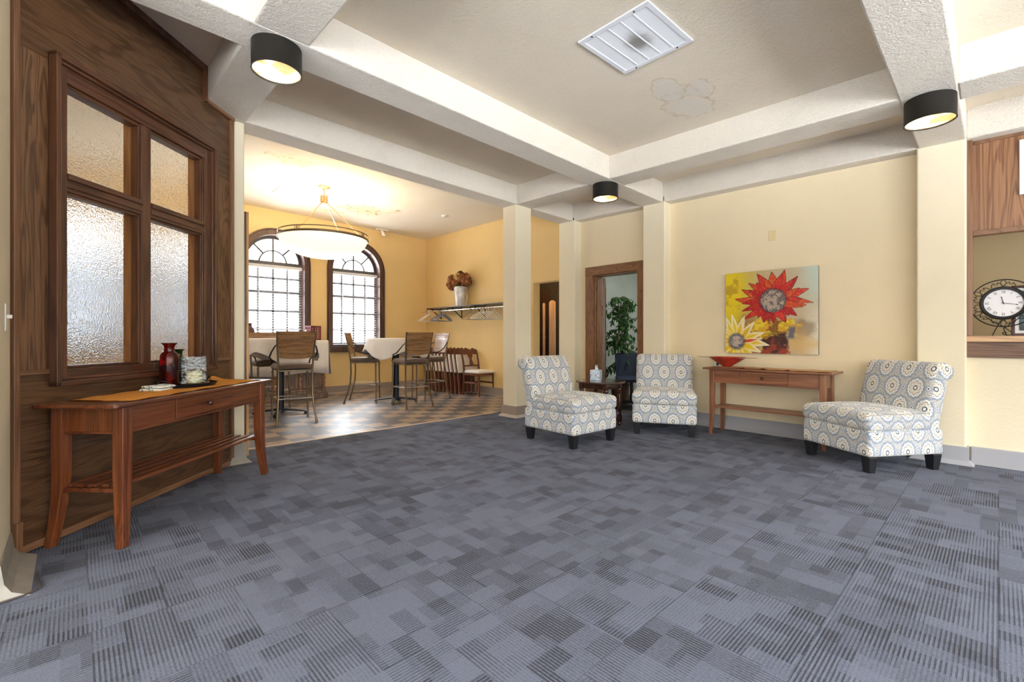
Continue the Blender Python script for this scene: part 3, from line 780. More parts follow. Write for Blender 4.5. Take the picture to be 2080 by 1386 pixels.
# ================================================================ CEILING THINGS
def ceiling_lamp(x, y, label):
    z = ZS-.027*(x*ST-y*CT)
    t = thing('ceiling_lamp', label, 'lamp', (x, y, z), 0, 'black drum ceiling lamps')
    R, H = .142, .155
    g = G(); g.lathe([(.02, .012), (R, .012), (R, -H), (R+.002, -H-.004), (R-.006, -H-.004), (R-.006, -.01), (.02, -.01)], 40)
    g.build('housing', LAMPM, t, bevel=0)
    G().lathe([(.0001, -H+.012), (R-.008, -H+.004), (R-.008, -H+.012), (.0001, -H+.02)], 40).build('diffuser', GLOW, t)
    return t
ceiling_lamp(.915, 3.085, 'black drum ceiling lamp above the wood partition and left console')
ceiling_lamp(4.395, 3.085, 'black drum ceiling lamp at the beam crossing near the doorway, smallest')
ceiling_lamp(4.395, .335, 'black drum ceiling lamp above the rightmost armchair')
# return air grille
zc = 3.08-.027*(2.727*ST-1.675*CT)
v_ = thing('ceiling_vent', 'white louvred return air grille on the lobby ceiling, dusty in the middle', 'vent', (2.727, 1.675, zc), math.radians(-2))
v_.rotation_euler = (math.atan(.027*CT), math.atan(.027*ST), math.radians(-2.5))
hw = .27; bw = .035
g = G()
for s_ in (-1, 1):
    g.box(s_*hw-.0175-.0175*s_, s_*hw+.0175-.0175*s_, -hw, hw, -.012, -.001); g.box(-hw+bw, hw-bw, s_*hw-.0175-.0175*s_, s_*hw+.0175-.0175*s_, -.012, -.001)
for k in range(1, 5):
    y = -hw+bw+(2*hw-2*bw)*k/5; g.box(-hw+bw, hw-bw, y-.006, y+.006, -.011, -.002)
g.build('frame', WHITEM, v_, smooth=0, bevel=.003)
def slatmat():
    m, nt, b = new_mat('dusty_white_louvre'); v = coords(nt); x, y, z = xyz(nt, v)
    d = ((x-.02)*(x-.02)+(y+.01)*(y+.01)*1.6).sqrt()+(noise(nt, v, 14, 3)-.5)*.08
    nt.links.new(cmix(nt, d.smooth(.15, .03)*.85, (.80, .80, .80), (.17, .145, .12)), b.inputs['Base Color']); P(b, rough=.5); return m
g = G(); N = 40
for k in range(N):
    x = -hw+bw+(2*hw-2*bw)*(k+.5)/N
    g.add([(x+.005, -hw+bw, -.010), (x-.0035, -hw+bw, -.003), (x-.0035, hw-bw, -.003), (x+.005, hw-bw, -.010), (x+.005, -hw+bw, -.0088), (x-.0035, -hw+bw, -.0018), (x-.0035, hw-bw, -.0018), (x+.005, hw-bw, -.0088)],
          [(0, 1, 2, 3), (7, 6, 5, 4), (0, 4, 5, 1), (3, 2, 6, 7)])
g.build('louvres', slatmat(), v_, smooth=0)
G().box(-hw+.02, hw-.02, -hw+.02, hw-.02, -.0015, .004).build('duct_backing', VENTDARK, v_, smooth=0)
for sx in (-1, 1):
    for sy in (-.6, .6): G().lathe([(.0001, -.0155), (.006, -.0145), (.006, -.011)], 10, (sx*(hw-.017), sy*hw)).build('screw', BLACKM, v_)
# pendant bowl
pc = (2.645, 6.765)
zc = 3.19+.023*(5.6-pc[0])
pd = thing('pendant_lamp', 'large glowing alabaster bowl pendant with bronze rings hanging in the dining room', 'lamp', (pc[0], pc[1], zc))
G().lathe([(.0001, 0), (.085, 0), (.085, -.012), (.055, -.03), (.02, -.045), (.0001, -.05)], 28).build('canopy', COPPER, pd)
g = G(); g.rod((0, 0, -.04), (0, 0, -.14), .008)
for z in (-.14, -.165, -.19, -.215): g.tube([(.05*math.cos(a), .05*math.sin(a), z) for a in [2*PI*k/20 for k in range(20)]], .007, 6, closed=True)
for k in range(4): a = k*PI/2+.3; g.rod((.05*math.cos(a), .05*math.sin(a), -.12), (.05*math.cos(a), .05*math.sin(a), -.235), .005)
g.rod((0, 0, -.14), (0, 0, -.23), .02)
g.build('hub', COPPER, pd)
RB = .60; zr = 2.50-zc
for k in range(4):
    a = k*PI/2+.62
    G().rod((.04*math.cos(a), .04*math.sin(a), -.225), (RB*math.cos(a)*.97, RB*math.sin(a)*.97, zr+.01), .006, 8).build('rod', COPPER, pd)
ring = lambda r, z, t, f=1.: G().tube([(r*math.cos(a), r*math.sin(a), z) for a in [2*PI*k/72 for k in range(72)]], t, 8, closed=True, flat=f)
ring(RB+.012, zr, .013, 1.3).build('lower_ring', BRONZE, pd); ring(RB+.01, zr+.062, .007, 1.3).build('upper_ring', BRONZE, pd)
for k in range(4):
    a = k*PI/2+.62; g = G()
    for da in (-.05, 0, .05): g.rod((RB*1.018*math.cos(a+da), RB*1.018*math.sin(a+da), zr), (RB*1.018*math.cos(a+da), RB*1.018*math.sin(a+da), zr+.062), .006 if da else .009, 6)
    g.build('ring_post', BRONZE, pd)
prof = [(.0001, -.285)]+[(RB*math.sin(q), -.285*math.cos(q)) for q in [PI/2*k/16 for k in range(1, 17)]]
prof = [(r, z+zr) for r, z in prof]+[(RB-.012, zr)]+[(r*.975, z*.965+zr) for r, z in reversed([(RB*math.sin(PI/2*k/16), -.285*math.cos(PI/2*k/16)) for k in range(0, 16)]) if r > .001]
G().lathe(prof, 64).build('bowl', BOWLG, pd)
for k in range(3):
    a = k*2*PI/3+.4
    l = bpy.data.lights.new('pendant_bulb', 'POINT'); l.energy = 15; l.color = (1, .86, .66); l.shadow_soft_size = .05
    o = bpy.data.objects.new('pendant_bulb', l); COL.objects.link(o); o.parent = pd; o.location = (.15*math.cos(a), .15*math.sin(a), zr-.06)
# small fittings
sp = thing('track_spotlight', 'small white spotlight on the dining ceiling near the windows', 'lamp', (4.45, 8.45, 3.19+.023*1.15))
G().box(-.13, .13, -.018, .018, -.02, 0).build('track', WHITEP, sp, smooth=0, bevel=.003)
g = G(); g.lathe([(.0001, -.03), (.028, -.03), (.04, -.13), (.034, -.13), (.0001, -.10)], 16); g.map(lambda p: (p[0]+(p[2]+.03)*-.45, p[1], p[2])); g.build('spot_head', WHITEP, sp)
sd = tag(G().lathe([(.0001, 0), (.055, 0), (.055, -.02), (.03, -.035), (.0001, -.035)], 24).build('smoke_detector', WHITEP), 'round white smoke detector on the dining ceiling near the coat shelf', 'detector')
sd.location = (4.736, 6.716, 3.19+.023*.864)
hx, hy = 2.33, 7.28
ht = struct(G().box(-.2, .2, -.22, .22, -.006, .02).build('trim_11', plain('hatch_paint', (.82, .77, .66), .7), smooth=0)); ht.location = (hx+.05, hy+.08, 3.19+.023*(5.6-hx))

# ================================================================ CONSOLE TABLES
def console(name, label, loc, rz, L, D, Ht, mats, leg_w=.055, flare=.030, group=None):
    """centre origin; local -y is the front"""
    W, WH = mats
    t = thing(name, label, 'table', loc, rz, group)
    hx, hy = L/2, D/2
    prof = [(-hx, -hy+.012), (-hx+.012, -hy), (hx-.012, -hy), (hx, -hy+.012), (hx, hy), (-hx, hy)]
    G().prism(prof, Ht-.022, Ht).build('tabletop', WH, t, smooth=0, bevel=.007, seg=3)
    lx, ly = hx-.095, hy-.055
    at, ab = Ht-.022, Ht-.155
    for sx in (-1, 1): G().box(sx*(lx-.001)-.009, sx*(lx-.001)+.009, -ly, ly, ab, at).build('end_apron', W, t, smooth=0, bevel=.002)
    g = G(); g.box(-lx, lx, ly-.01, ly+.008, ab, at)
    dw = L*.185
    g.box(-lx, -dw, -ly-.010, -ly+.01, ab, at); g.box(dw, lx, -ly-.010, -ly+.01, ab, at); g.box(-dw, dw, -ly-.002, -ly+.01, ab, at)
    g.box(-lx, lx, -ly-.014, -ly+.01, ab-.008, ab+.004); g.box(-lx-.014, -lx+.01, -ly, ly, ab-.008, ab+.004); g.box(lx-.01, lx+.014, -ly, ly, ab-.008, ab+.004)
    g.build('apron', WH, t, smooth=0, bevel=.002)
    d = G().box(-dw+.003, dw-.003, -ly-.014, -ly+.01, ab+.006, at-.004).build('drawer', WH, t, smooth=0, bevel=.002)
    G().lathe([(.007, 0), (.007, .012), (.015, .02), (.017, .028), (.012, .036), (.0001, .038)], 16).map(lambda p: (p[0], -ly-.014-p[2], p[1]+(ab+at)/2)).build('knob', MAHOG, d)
    for sx in (-1, 1):
        for sy in (-1, 1):
            pts = []; ws = []
            for q in [0, .25, .5, .6, .7, .8, .88, .95, 1]:
                z = at*(1-q); fl = max(0, (q-.45)/.55)**2*flare
                pts.append((sx*(lx+fl), sy*(ly+fl*.9), z)); ws.append(leg_w*(1 if q < .5 else 1-.30*(q-.5)/.5))
            G().bar(pts, ws, ws, (1, 0, 0)).build('leg', W, t, smooth=0, bevel=.004)
    zs = Ht*.40
    g = G()
    for k in range(5):
        y = -ly+.03+(2*ly-.06)*k/4; g.box(-lx, lx, y-.019, y+.019, zs, zs+.018)
    for sx in (-1, 1): g.box(sx*lx-.016, sx*lx+.016, -ly, ly, zs-.022, zs)
    g.build('slat_shelf', WH, t, smooth=0, bevel=.003)
    return t
lc = P0+DU*.772+DN*.232
console('console_table', 'cherry wood console table with flared legs against the wood partition', (lc.x, lc.y, 0), PD, 1.40, .435, .735, (CHERRY, CHERRY_H), .058)
def on_left(u, v, z=.735): p = P0+DU*u+DN*v; return (p.x, p.y, z)
console('console_table', 'brown cherry console table with one drawer under the flower painting', (5.27, 1.66, 0), -PI/2, 1.23, .40, .735, (CONS2, CONS2_H), .05, .014)
# runner cloths
def runner(name, label, loc, rz, L, D, mat, curl):
    g = G(); n, m = 40, 10; vs = []; fs = []
    for i in range(n+1):
        for j in range(m+1):
            x = -L/2+L*i/n; y = -D/2+D*j/m
            z = .0025+.0015*math.sin(x*31+y*17)+.001*math.sin(y*60+x*9)
            for (cx_, cy_, r, hgt) in curl: z += hgt*math.exp(-((x-cx_)**2+(y-cy_)**2)/(r*r))
            vs.append((x, y, z))
    for i in range(n):
        for j in range(m): a = i*(m+1)+j; fs.append((a, a+m+1, a+m+2, a+1))
    nv = len(vs); vs += [(x, y, z-.002) for x, y, z in vs]; fs += [tuple(q+nv for q in f[::-1]) for f in fs[:]]
    o = g.add(vs, fs).build(name, mat); o.location = loc; o.rotation_euler = (0, 0, rz); return tag(o, label, 'cloth')
runner('table_runner', 'orange cotton runner lying along the left console table', on_left(.80, .235, .7365), PD, 1.20, .34, ORANGE, [(.52, .17, .05, .035), (-.1, .17, .04, .02)])
runner('table_runner', 'tan cotton runner lying along the console under the painting', (5.27, 1.66, .7365), -PI/2, 1.14, .31, TAUPE, [(.0, -.155, .025, .012), (.22, -.155, .02, .01), (-.2, -.155, .02, .01)])
# tray with bottles and candle
zt0 = .7405
tr = thing('serving_tray', 'round black metal tray with curled handles on the left console table', 'tray', on_left(.92, .16, zt0), PD)
G().lathe([(.0001, .0), (.165, .0), (.178, .022), (.174, .022), (.162, .005), (.0001, .005)], 48).build('tray_dish', BLACKM, tr)
for s_ in (-1, 1):
    pts = []
    for k in range(22):
        q = k/21
        if q < .5: pts.append((s_*(.17+.045*q*2), -.05*(1-q*2)+.0, .02+.03*math.sin(q*PI)))
        else: a = (q-.5)*2*4.2; pts.append((s_*(.215+.018*math.sin(a)), .018*a/2, .05-.018*(1-math.cos(a))))
    G().tube(pts, .003, 6).build('handle', BLACKM, tr)
def bottle(name, label, loc, R, Ht, mat):
    t = .0035; k = Ht
    out = [(.0001, 0), (R*.92, 0), (R, .012*k/.3), (R, .60*k), (R*.985, .70*k), (R*.80, .77*k), (R*.56, .81*k), (R*.52, .90*k), (R*.60, .945*k), (R*.82, .985*k), (R*.84, k)]
    ins = [(R*.78, k), (R*.54, .95*k), (R*.46, .90*k), (R*.50, .81*k), (R*.74, .765*k), (R*.93, .70*k), (R*.94, .05*k), (R*.85, .03*k), (.0001, .03*k)]
    o = G().lathe(out+ins, 36).build(name, mat); o.location = loc; return tag(o, label, 'bottle')
z1 = zt0+.0055
bottle('glass_bottle', 'tall dark red glass bottle on the black tray', on_left(.815, .125, z1), .053, .285, REDG)
bottle('glass_bottle', 'dark green glass bottle behind the candle on the black tray', on_left(.965, .070, z1), .043, .24, GRNG)
ch = thing('candle_holder', 'square rippled clear glass candle holder with beaded base on the tray', 'candle holder', on_left(.94, .20, z1), PD+.62)
G().lathe([(.0001, 0), (.082, 0), (.085, .006), (.082, .012), (.0001, .012)], 32).build('base_plate', BLACKM, ch)
for k in range(1):
    g = G()
    for q in range(34):
        a = 2*PI*q/34; g.lathe([(.0001, .008), (.0055, .0125), (.0055, .0155), (.0001, .020)], 6, (.085*math.cos(a), .085*math.sin(a)))
    g.build('bead_ring', BRASS, ch)
g = G()
for s_ in (-1, 1): g.box(-.078, .078, s_*.066-.003, s_*.066+.003, .013, .19)
for s_ in (-1, 1): g.box(s_*.075-.003, s_*.075+.003, -.063, .063, .013, .19)
g.build('glass_shade', RIPPLE, ch, smooth=0)
cd = thing('candle', 'squat cream pillar candle inside the rippled glass holder', 'candle', on_left(.94, .20, z1+.0125), 0)
g = G().lathe([(.0001, 0), (.046, 0), (.049, .01), (.049, .06), (.045, .074), (.034, .078), (.020, .066), (.0001, .062)], 28)
g.map(lambda p: (p[0], p[1], p[2]+(.006*math.sin(3*math.atan2(p[1], p[0])) if p[2] > .065 else 0))).build('wax', CANDLE, cd)
G().rod((0, 0, .06), (.002, 0, .08), .0015, 6).build('wick', BLACKM, cd)
def napmat():
    m, nt, b = new_mat('printed_paper_napkin'); v = coords(nt)
    n1 = noise(nt, v, 38, 2); n2 = noise(nt, scaled(nt, v, (1, 1.4, 1)), 51, 2)
    c = cmix(nt, n1.smooth(.60, .63), (.82, .83, .80), (.10, .25, .32)); c = cmix(nt, n2.smooth(.62, .65), c, (.22, .42, .14))
    nt.links.new(c, b.inputs['Base Color']); P(b, rough=.9); return m
NAP = napmat()
for k, (du, rz, lab) in enumerate(((0, .15, 'bottom printed paper napkin of the pile left of the black tray'), (.012, -.12, 'top printed paper napkin of the pile left of the black tray'))):
    g = G().rbox(-.062, .062, -.062, .062, 0, .0085, .003, 12, fn=lambda p: (p[0], p[1], p[2]+(.003*math.sin(p[0]*60)+.003*math.cos(p[1]*45)+.004)*(p[2]/.0085)))
    o = g.build('paper_napkin', NAP); o.location = on_left(.665+du*1.5, .165, .7395+.0165*k); o.rotation_euler = (0, 0, PD+rz); tag(o, lab, 'napkin', 'paper napkins on the left console')
# red bowl on the right console
bw_ = thing('decorative_bowl', 'wide shallow red glass bowl with thin flat handles on the right console', 'bowl', (5.27, 2.08, .7405), -PI/2)
REDB = plain('mottled_red_glaze', (.33, .018, .012), .16, var=.45, coat=.6)
g = G().lathe([(.0001, 0), (.035, 0), (.05, .008), (.205, .104), (.20, .108), (.045, .016), (.0001, .012)], 48, ax=1, ay=.72)
g.build('basin', REDB, bw_)
RIMG = plain('olive_glaze_rim', (.30, .22, .12), .25)
for s_ in (-1, 1):
    G().prism([(s_*.315, -.05), (s_*.17, -.10), (s_*.17, .10), (s_*.315, .05)], .1015, .105).build('rim_handle', RIMG, bw_, smooth=0)

# ================================================================ PAINTING
def painting():
    W, Hh = .925, .918; nx, nz = 330, 320
    u = np.linspace(0, 1, nx+1)[None, :].repeat(nz+1, 0); v = np.linspace(0, 1, nz+1)[:, None].repeat(nx+1, 1)
    rng = np.random.RandomState(3)
    def vn(f, seed, oc=4):
        out = np.zeros_like(u); amp = 1; tot = 0
        for o in range(oc):
            r = np.random.RandomState(seed+o); n_ = int(f*2**o)+2; t = r.rand(n_+1, n_+1)
            x = u*f*2**o % n_; y = v*f*2**o % n_; i = x.astype(int) % n_; j = y.astype(int) % n_; a = x-np.floor(x); b = y-np.floor(y)
            a = a*a*(3-2*a); b = b*b*(3-2*b)
            out += amp*((t[j, i]*(1-a)+t[j, i+1]*a)*(1-b)+(t[j+1, i]*(1-a)+t[j+1, i+1]*a)*b); tot += amp; amp *= .55
        return out/tot
    def sm(x, a, b): t = np.clip((x-a)/(b-a), 0, 1); return t*t*(3-2*t)
    c = np.zeros(u.shape+(3,))
    def put(mask, col):
        m = np.clip(mask, 0, 1)[..., None]; c[:] = c*(1-m)+np.array(col)*m
    n1 = vn(4, 10); n2 = vn(9, 30); n3 = vn(30, 50, 3)
    c[:] = (.50, .40, .25)
    put(sm(u+n1*.3, .75, .25), (.62, .46, .02)); put(sm(u, .30, .05)*sm(v, .3, .6), (.74, .56, .01))
    put(sm(u+n1*.25, .85, 1.1)*sm(v, .45, .8), (.46, .53, .45)); put(sm(u+n1*.2, .9, 1.1)*sm(v, .7, .3), (.66, .60, .47))
    put(sm(np.abs(u-.28)+n2*.15, .22, .1)*sm(v, .62, .3)*.9, (.26, .11, .05)); put(sm(n2, .45, .62)*sm(u, .55, .2)*sm(v, .15, .4)*.6, (.36, .17, .02))
    put(sm(np.hypot(u-.86, v-.30)+n2*.2, .28, .16)*.7, (.22, .13, .06)); put(sm(np.abs(v-.12)+np.abs(u-.85)*.6+n1*.2, .34, .14)*.7, (.62, .40, .12))
    # vase and blossoms
    vm = sm(np.abs(u-.565)/.135+n2*.5, 1.35, 1.1)*sm(v+n2*.08, .33, .29); put(vm, (.055, .012, .010)); put(vm*sm(n2, .5, .6)*sm(u, .62, .5), (.30, .045, .015)); put(sm(n3, .6, .66)*vm, (.35, .09, .03))
    put(sm(np.hypot((u-.55)*1.1, (v-.05)*2.6)+n2*.2, .38, .30)*sm(v, .15, .08)*sm(n2, .46, .56), (.30, .035, .012))
    bm_ = sm(np.hypot((u-.56)*.75, (v-.325)*1.5)+n2*.28, .33, .27); put(bm_, (.60, .33, .015)); put(bm_*sm(n3, .5, .6), (.72, .55, .03)); put(bm_*sm(n2, .50, .58)*.85, (.16, .04, .01))
    put(sm(np.hypot(u-.56, (v-.14)*.9)+n2*.12, .20, .13)*sm(n3, .35, .5)*.8, (.04, .012, .012))
    put(sm(np.abs(u-.735)+n3*.03, .06, .035)*sm(np.abs(v-.25), .09, .05), (.12, .11, .13))
    asp = W/Hh
    def petals(cx, cy, cnt, r0, lens, wid, cols, edge, seed, tipcol=None, sq=(1, 1)):
        r = np.random.RandomState(seed)
        for k in range(cnt):
            a = 2*PI*k/cnt+r.uniform(-.06, .06); L = lens*r.uniform(.86, 1.08); bend = r.uniform(-.18, .18); wd = wid*r.uniform(.85, 1.15)
            dx = (u-cx)*asp; dy = (v-cy)/np.where(v > cy, sq[0], sq[1]); p = dx*math.cos(a)+dy*math.sin(a); q = -dx*math.sin(a)+dy*math.cos(a)
            t = (p-r0)/(L-r0); q = q-bend*np.clip(t, 0, 1)**2*(L-r0)
            half = wd*np.clip(np.sin(PI*np.clip(t*.62+.22, 0, 1)), 0, 1)*np.sqrt(np.clip(1-t, 0, 1))
            ins = (t > -.1)*(t < 1)*(np.abs(q) < half)
            col = cols[r.randint(len(cols))]
            put(ins*1., edge); put(ins*(np.abs(q) < half-.007), col)
            inm = ins*(np.abs(q) < half-.007)
            put(inm*sm(n3, .52, .66)*.55, [min(1, col[0]*1.15), min(col[1]*3+.03, col[1]+.09), col[2]]); put(inm*sm(np.abs(q)/np.maximum(half, 1e-3), .35, 0)*.35, [x*.55 for x in col])
            if tipcol is not None: put(inm*sm(t+np.abs(q)/np.maximum(half, 1e-3)*.5, .55, 1.1)*.9, tipcol)
            put(inm*sm(t, .22, .0)*.7, [x*.35 for x in col])
    red = [(.56, .010, .010), (.62, .022, .010), (.45, .005, .009), (.60, .06, .012)]
    petals(.54, .63, 16, .10, .415, .074, red, (.13, .005, .008), 1, None, (.92, .74)); petals(.54, .63, 14, .10, .35, .066, red, (.16, .008, .010), 2, None, (.92, .74))
    put(sm(np.hypot((u-.54)*asp, v-.63), .185, .14)*sm(n3, .42, .55), (.24, .004, .012))
    d = np.hypot((u-.54)*asp, v-.63)+n2*.018
    put(sm(d, .152, .146), (.045, .045, .05)); put(sm(d, .135, .125)*sm(n3, .40, .50), (.40, .34, .26)); put(sm(d, .150, .14)*(rng.rand(*u.shape) > .80), (.55, .52, .47)); put(sm(d, .13, .12)*(rng.rand(*u.shape) > .91), (.55, .16, .06)); put(sm(d, .15, .14)*(rng.rand(*u.shape) > .86), (.03, .03, .035))
    yel = [(.76, .54, .02), (.72, .46, .015), (.78, .60, .05)]
    petals(.13, .145, 15, .07, .36, .056, yel, (.80, .74, .58), 5, (.82, .76, .56)); petals(.13, .145, 5, .07, .33, .04, [(.58, .07, .012), (.76, .5, .02), (.8, .6, .1)], (.80, .70, .5), 6, (.8, .72, .5))
    put(sm(np.hypot((u-.13)*asp, v-.145), .125, .085)*.7, (.10, .06, .03))
    d = np.hypot((u-.13)*asp, v-.145)+n2*.012
    put(sm(d, .100, .095), (.07, .075, .10)); put(sm(d, .078, .070)*sm(n3, .38, .5), (.42, .36, .30)); put(sm(d, .098, .09)*(rng.rand(*u.shape) > .80), (.5, .48, .48)); put(sm(d, .07, .06)*(rng.rand(*u.shape) > .9), (.6, .2, .05))
    put((rng.rand(*u.shape) > .9965)*1., (.75, .72, .65))
    t = thing('canvas_painting', 'unframed glossy canvas painting of a red and a yellow sunflower on the yellow wall', 'painting', (5.555, 1.732, .888))
    t.rotation_euler = (0, 0, -PI/2)
    X = (u-.5)*W; Z = v*Hh; vs = np.stack([X, np.full_like(X, -.026), Z], -1).reshape(-1, 3)
    idx = np.arange((nx+1)*(nz+1)).reshape(nz+1, nx+1)
    fs = np.stack([idx[:-1, :-1], idx[:-1, 1:], idx[1:, 1:], idx[1:, :-1]], -1).reshape(-1, 4)
    me = bpy.data.meshes.new('picture'); me.from_pydata(vs.tolist(), [], fs.tolist())
    at = me.color_attributes.new('paint', 'FLOAT_COLOR', 'POINT')
    at.data.foreach_set('color', np.concatenate([c, np.ones(c.shape[:2]+(1,))], -1).astype(np.float32).ravel())
    m, nt, b = new_mat('varnished_oil_paint')
    n_ = nt.nodes.new('ShaderNodeVertexColor'); n_.layer_name = 'paint'; nt.links.new(n_.outputs[0], b.inputs['Base Color'])
    P(b, rough=.35, coat=.3); b.inputs['Coat Roughness'].default_value = .08; bump(nt, b, noise(nt, coords(nt), 45, 4), .35, .006)
    me.materials.append(m); o = bpy.data.objects.new('picture', me); COL.objects.link(o); o.parent = t
    G().box(-W/2, W/2, -.0255, -.001, 0, Hh).build('stretcher', plain('canvas_edge', (.10, .075, .05), .7), t, smooth=0)
painting()

# ================================================================ SLIPPER CHAIRS
def fab_uv(p, n):
    if abs(n.z) > .75: return (p.x, .47-(p.y+.36)*-1)
    if abs(n.x) > .75: return (p.y+.1, p.z)
    return (p.x, p.z)
def slipper():
    t = thing('slipper_chair', '', 'chair', (0, 0, 0), 0, 'medallion print slipper chairs')
    W = .333
    g = G().rbox(-W, W, -.36, .34, .128, .335, .03, 12); g.build('base', FABRIC, t, smooth=60, uvfn=fab_uv)
    def crown(p):
        f = (1-(p[0]/W)**2)*(1-((p[1]+.06)/.32)**2); k = (p[2]-.33)/.14
        return (p[0], p[1], p[2]+max(0, f)*.035*k)
    g = G().rbox(-W-.004, W+.004, -.372, .23, .330, .468, .045, 14, crown); g.build('seat_cushion', FABRIC, t, smooth=60, uvfn=fab_uv)
    def back(p):
        x, y, z = p; q = max(0, (z-.30)/.60)
        yy = y+.150*q**1.15
        belly = .022*(1-(x/W)**2)*math.sin(min(1, q)*PI)
        if y < .25: yy -= belly
        return (x, yy, z)
    g = G().rbox(-W+.006, W-.006, .17, .325, .20, .862, .06, 14, back); g.build('backrest', FABRIC, t, smooth=60, uvfn=fab_uv)
    # rolled top at the rear of the back
    g = G(); n = 12
    g.rbox(-W+.009, W-.009, .350, .492, .715, .857, .066, 12); g.build('rolled_top', FABRIC, t, smooth=60, uvfn=fab_uv)
    for sx in (-1, 1):
        for y in (-.31, .29):
            G().add([(sx*.285+a*.040, y+b_*.040, .128) for a, b_ in ((-1, -1), (1, -1), (1, 1), (-1, 1))]+[(sx*.283+a*.028, y+b_*.028, 0) for a, b_ in ((-1, -1), (1, -1), (1, 1), (-1, 1))],
                    [(0, 1, 2, 3), (7, 6, 5, 4), (0, 4, 5, 1), (1, 5, 6, 2), (2, 6, 7, 3), (3, 7, 4, 0)]).build('leg', BLACKW, t, smooth=0, bevel=.004)
    return t
s1 = slipper(); s1.location = (3.765, 3.095, 0); s1.rotation_euler = (0, 0, math.radians(-3))
s1['label'] = 'medallion print armless chair left of the small round table, turned sideways'
dup(s1, (4.945, 2.66, 0), math.radians(-62), 'medallion print armless chair between the small table and the right console')
dup(s1, (4.965, .765, 0), math.radians(-124), 'medallion print armless chair at far right beneath the ceiling lamp')

# ================================================================ END TABLE + TISSUE BOX
et = thing('end_table', 'dark mahogany side table with scalloped top between two print chairs', 'table', (4.63, 3.32, 0), math.radians(6))
n = 96; poly = []
for k in range(n):
    a = 2*PI*k/n; r = .290*(1+.055*abs(math.cos(2*a))**.8-.02+.03*math.cos(4*a+PI)); poly.append((r*math.cos(a), r*math.sin(a)))
G().prism(poly, .522, .545).build('tabletop', MAHOG, et, smooth=50, bevel=.007, seg=3)
g = G()
for k in range(4):
    a = k*PI/2
    g.add([], []); q = G().box(-.15, .15, -.17, -.15, .455, .522); q.move(rz=a); g.add(q.v, q.f)
g.build('apron', MAHOG, et, smooth=0, bevel=.002)
LEGP = [(.020, .12), (.026, .14), (.018, .155), (.024, .17), (.027, .24), (.026, .32), (.020, .385), (.027, .395), (.027, .405), (.019, .412), (.028, .425), (.028, .440), (.022, .452)]
for sx in (-1, 1):
    for sy in (-1, 1):
        g = G(); g.box(sx*.165-.024, sx*.165+.024, sy*.165-.024, sy*.165+.024, .45, .522); g.lathe(LEGP, 18, (sx*.165, sy*.165)); g.box(sx*.165-.022, sx*.165+.022, sy*.165-.022, sy*.165+.022, .045, .125)
        g.lathe([(.012, 0), (.022, .01), (.024, .03), (.016, .046)], 14, (sx*.165, sy*.165)); g.build('leg', MAHOG, et, bevel=.002)
G().prism([(x*.86, y*.86) for x, y in [(-.19, -.19), (.19, -.19), (.19, .19), (-.19, .19)]], .07, .09).build('lower_shelf', MAHOG, et, smooth=0, bevel=.003)
def tissuemat():
    m, nt, b = new_mat('pastel_printed_card'); v = coords(nt)
    n1 = noise(nt, v, 22, 3); n2 = noise(nt, scaled(nt, v, (1, 1.3, 1.2)), 34, 3)
    c = cmix(nt, n1.smooth(.4, .6), (.62, .70, .80), (.20, .45, .62)); c = cmix(nt, n2.smooth(.58, .64), c, (.62, .30, .26)); c = cmix(nt, n2.smooth(.42, .36)*.7, c, (.80, .82, .84))
    nt.links.new(c, b.inputs['Base Color']); P(b, rough=.45); return m
tx = thing('tissue_box', 'blue patterned cube tissue box with a white tissue on the side table', 'box', (4.615, 3.375, .5455), math.radians(20))
G().box(-.058, .058, -.058, .058, 0, .125).build('carton', tissuemat(), tx, smooth=0, bevel=.002)
g = G(); vs = []; fs = []
for i in range(7):
    for j in range(10):
        a = j/9*PI*1.1-.2; r = .038*(1-.35*i/6)+.008*math.sin(j*2.3+i); vs.append((r*math.cos(a)*1.1, r*math.sin(a)*.5-.01, .124+.05*(i/6)*(1+.35*math.sin(j*1.9))))
for i in range(6):
    for j in range(9): q = i*10+j; fs.append((q, q+1, q+11, q+10))
nv = len(vs); vs += [(x, y+.002, z) for x, y, z in vs]; fs += [tuple(q+nv for q in f[::-1]) for f in fs]
g.add(vs, fs).build('tissue', plain('white_tissue', (.85, .85, .86), .9), tx)

# ================================================================ OFFICE BEYOND THE DOORWAY
pl = thing('potted_ficus', 'tall leafy green ficus tree in a pot inside the doorway', 'plant', (6.40, 4.21, 0))
G().lathe([(.0001, 0), (.12, 0), (.15, .30), (.16, .30), (.16, .33), (.14, .33), (.135, .27), (.0001, .27)], 24).build('pot', plain('brown_clay_pot', (.12, .06, .035), .6), pl)
g = G(); rnd = random.Random(5)
for k in range(3):
    a = k*2.1; pts = [(.03*math.cos(a+z*2.4), .03*math.sin(a+z*2.4), z) for z in [.27+i*.14 for i in range(11)]]
    g.tube(pts, [.014-.0008*i for i in range(11)], 7)
stems = []
for k in range(80):
    z = rnd.uniform(.50, 1.72); a = rnd.uniform(0, 2*PI); L = rnd.uniform(.14, .36)*(1.1-.35*abs(z-1.2))
    p0 = Vector((0, 0, z)); dr = Vector((math.cos(a), math.sin(a), .25)); pts = []
    for i in range(6):
        q = i/5; pts.append(p0+dr*L*q+Vector((0, 0, .10*q-.26*q*q)))
    stems.append(pts); g.tube(pts, [.004-.0005*i for i in range(6)], 5)
for (dx, dy, zz) in ((.18, -.20, 1.45), (.22, -.24, 1.25)):
    pts = [Vector((dx*q, dy*q, zz+.25*q-.1*q*q)) for q in [i/5 for i in range(6)]]; stems.append(pts); g.tube(pts, .003, 5)
g.build('trunk', plain('ficus_bark', (.16, .10, .06), .8), pl)
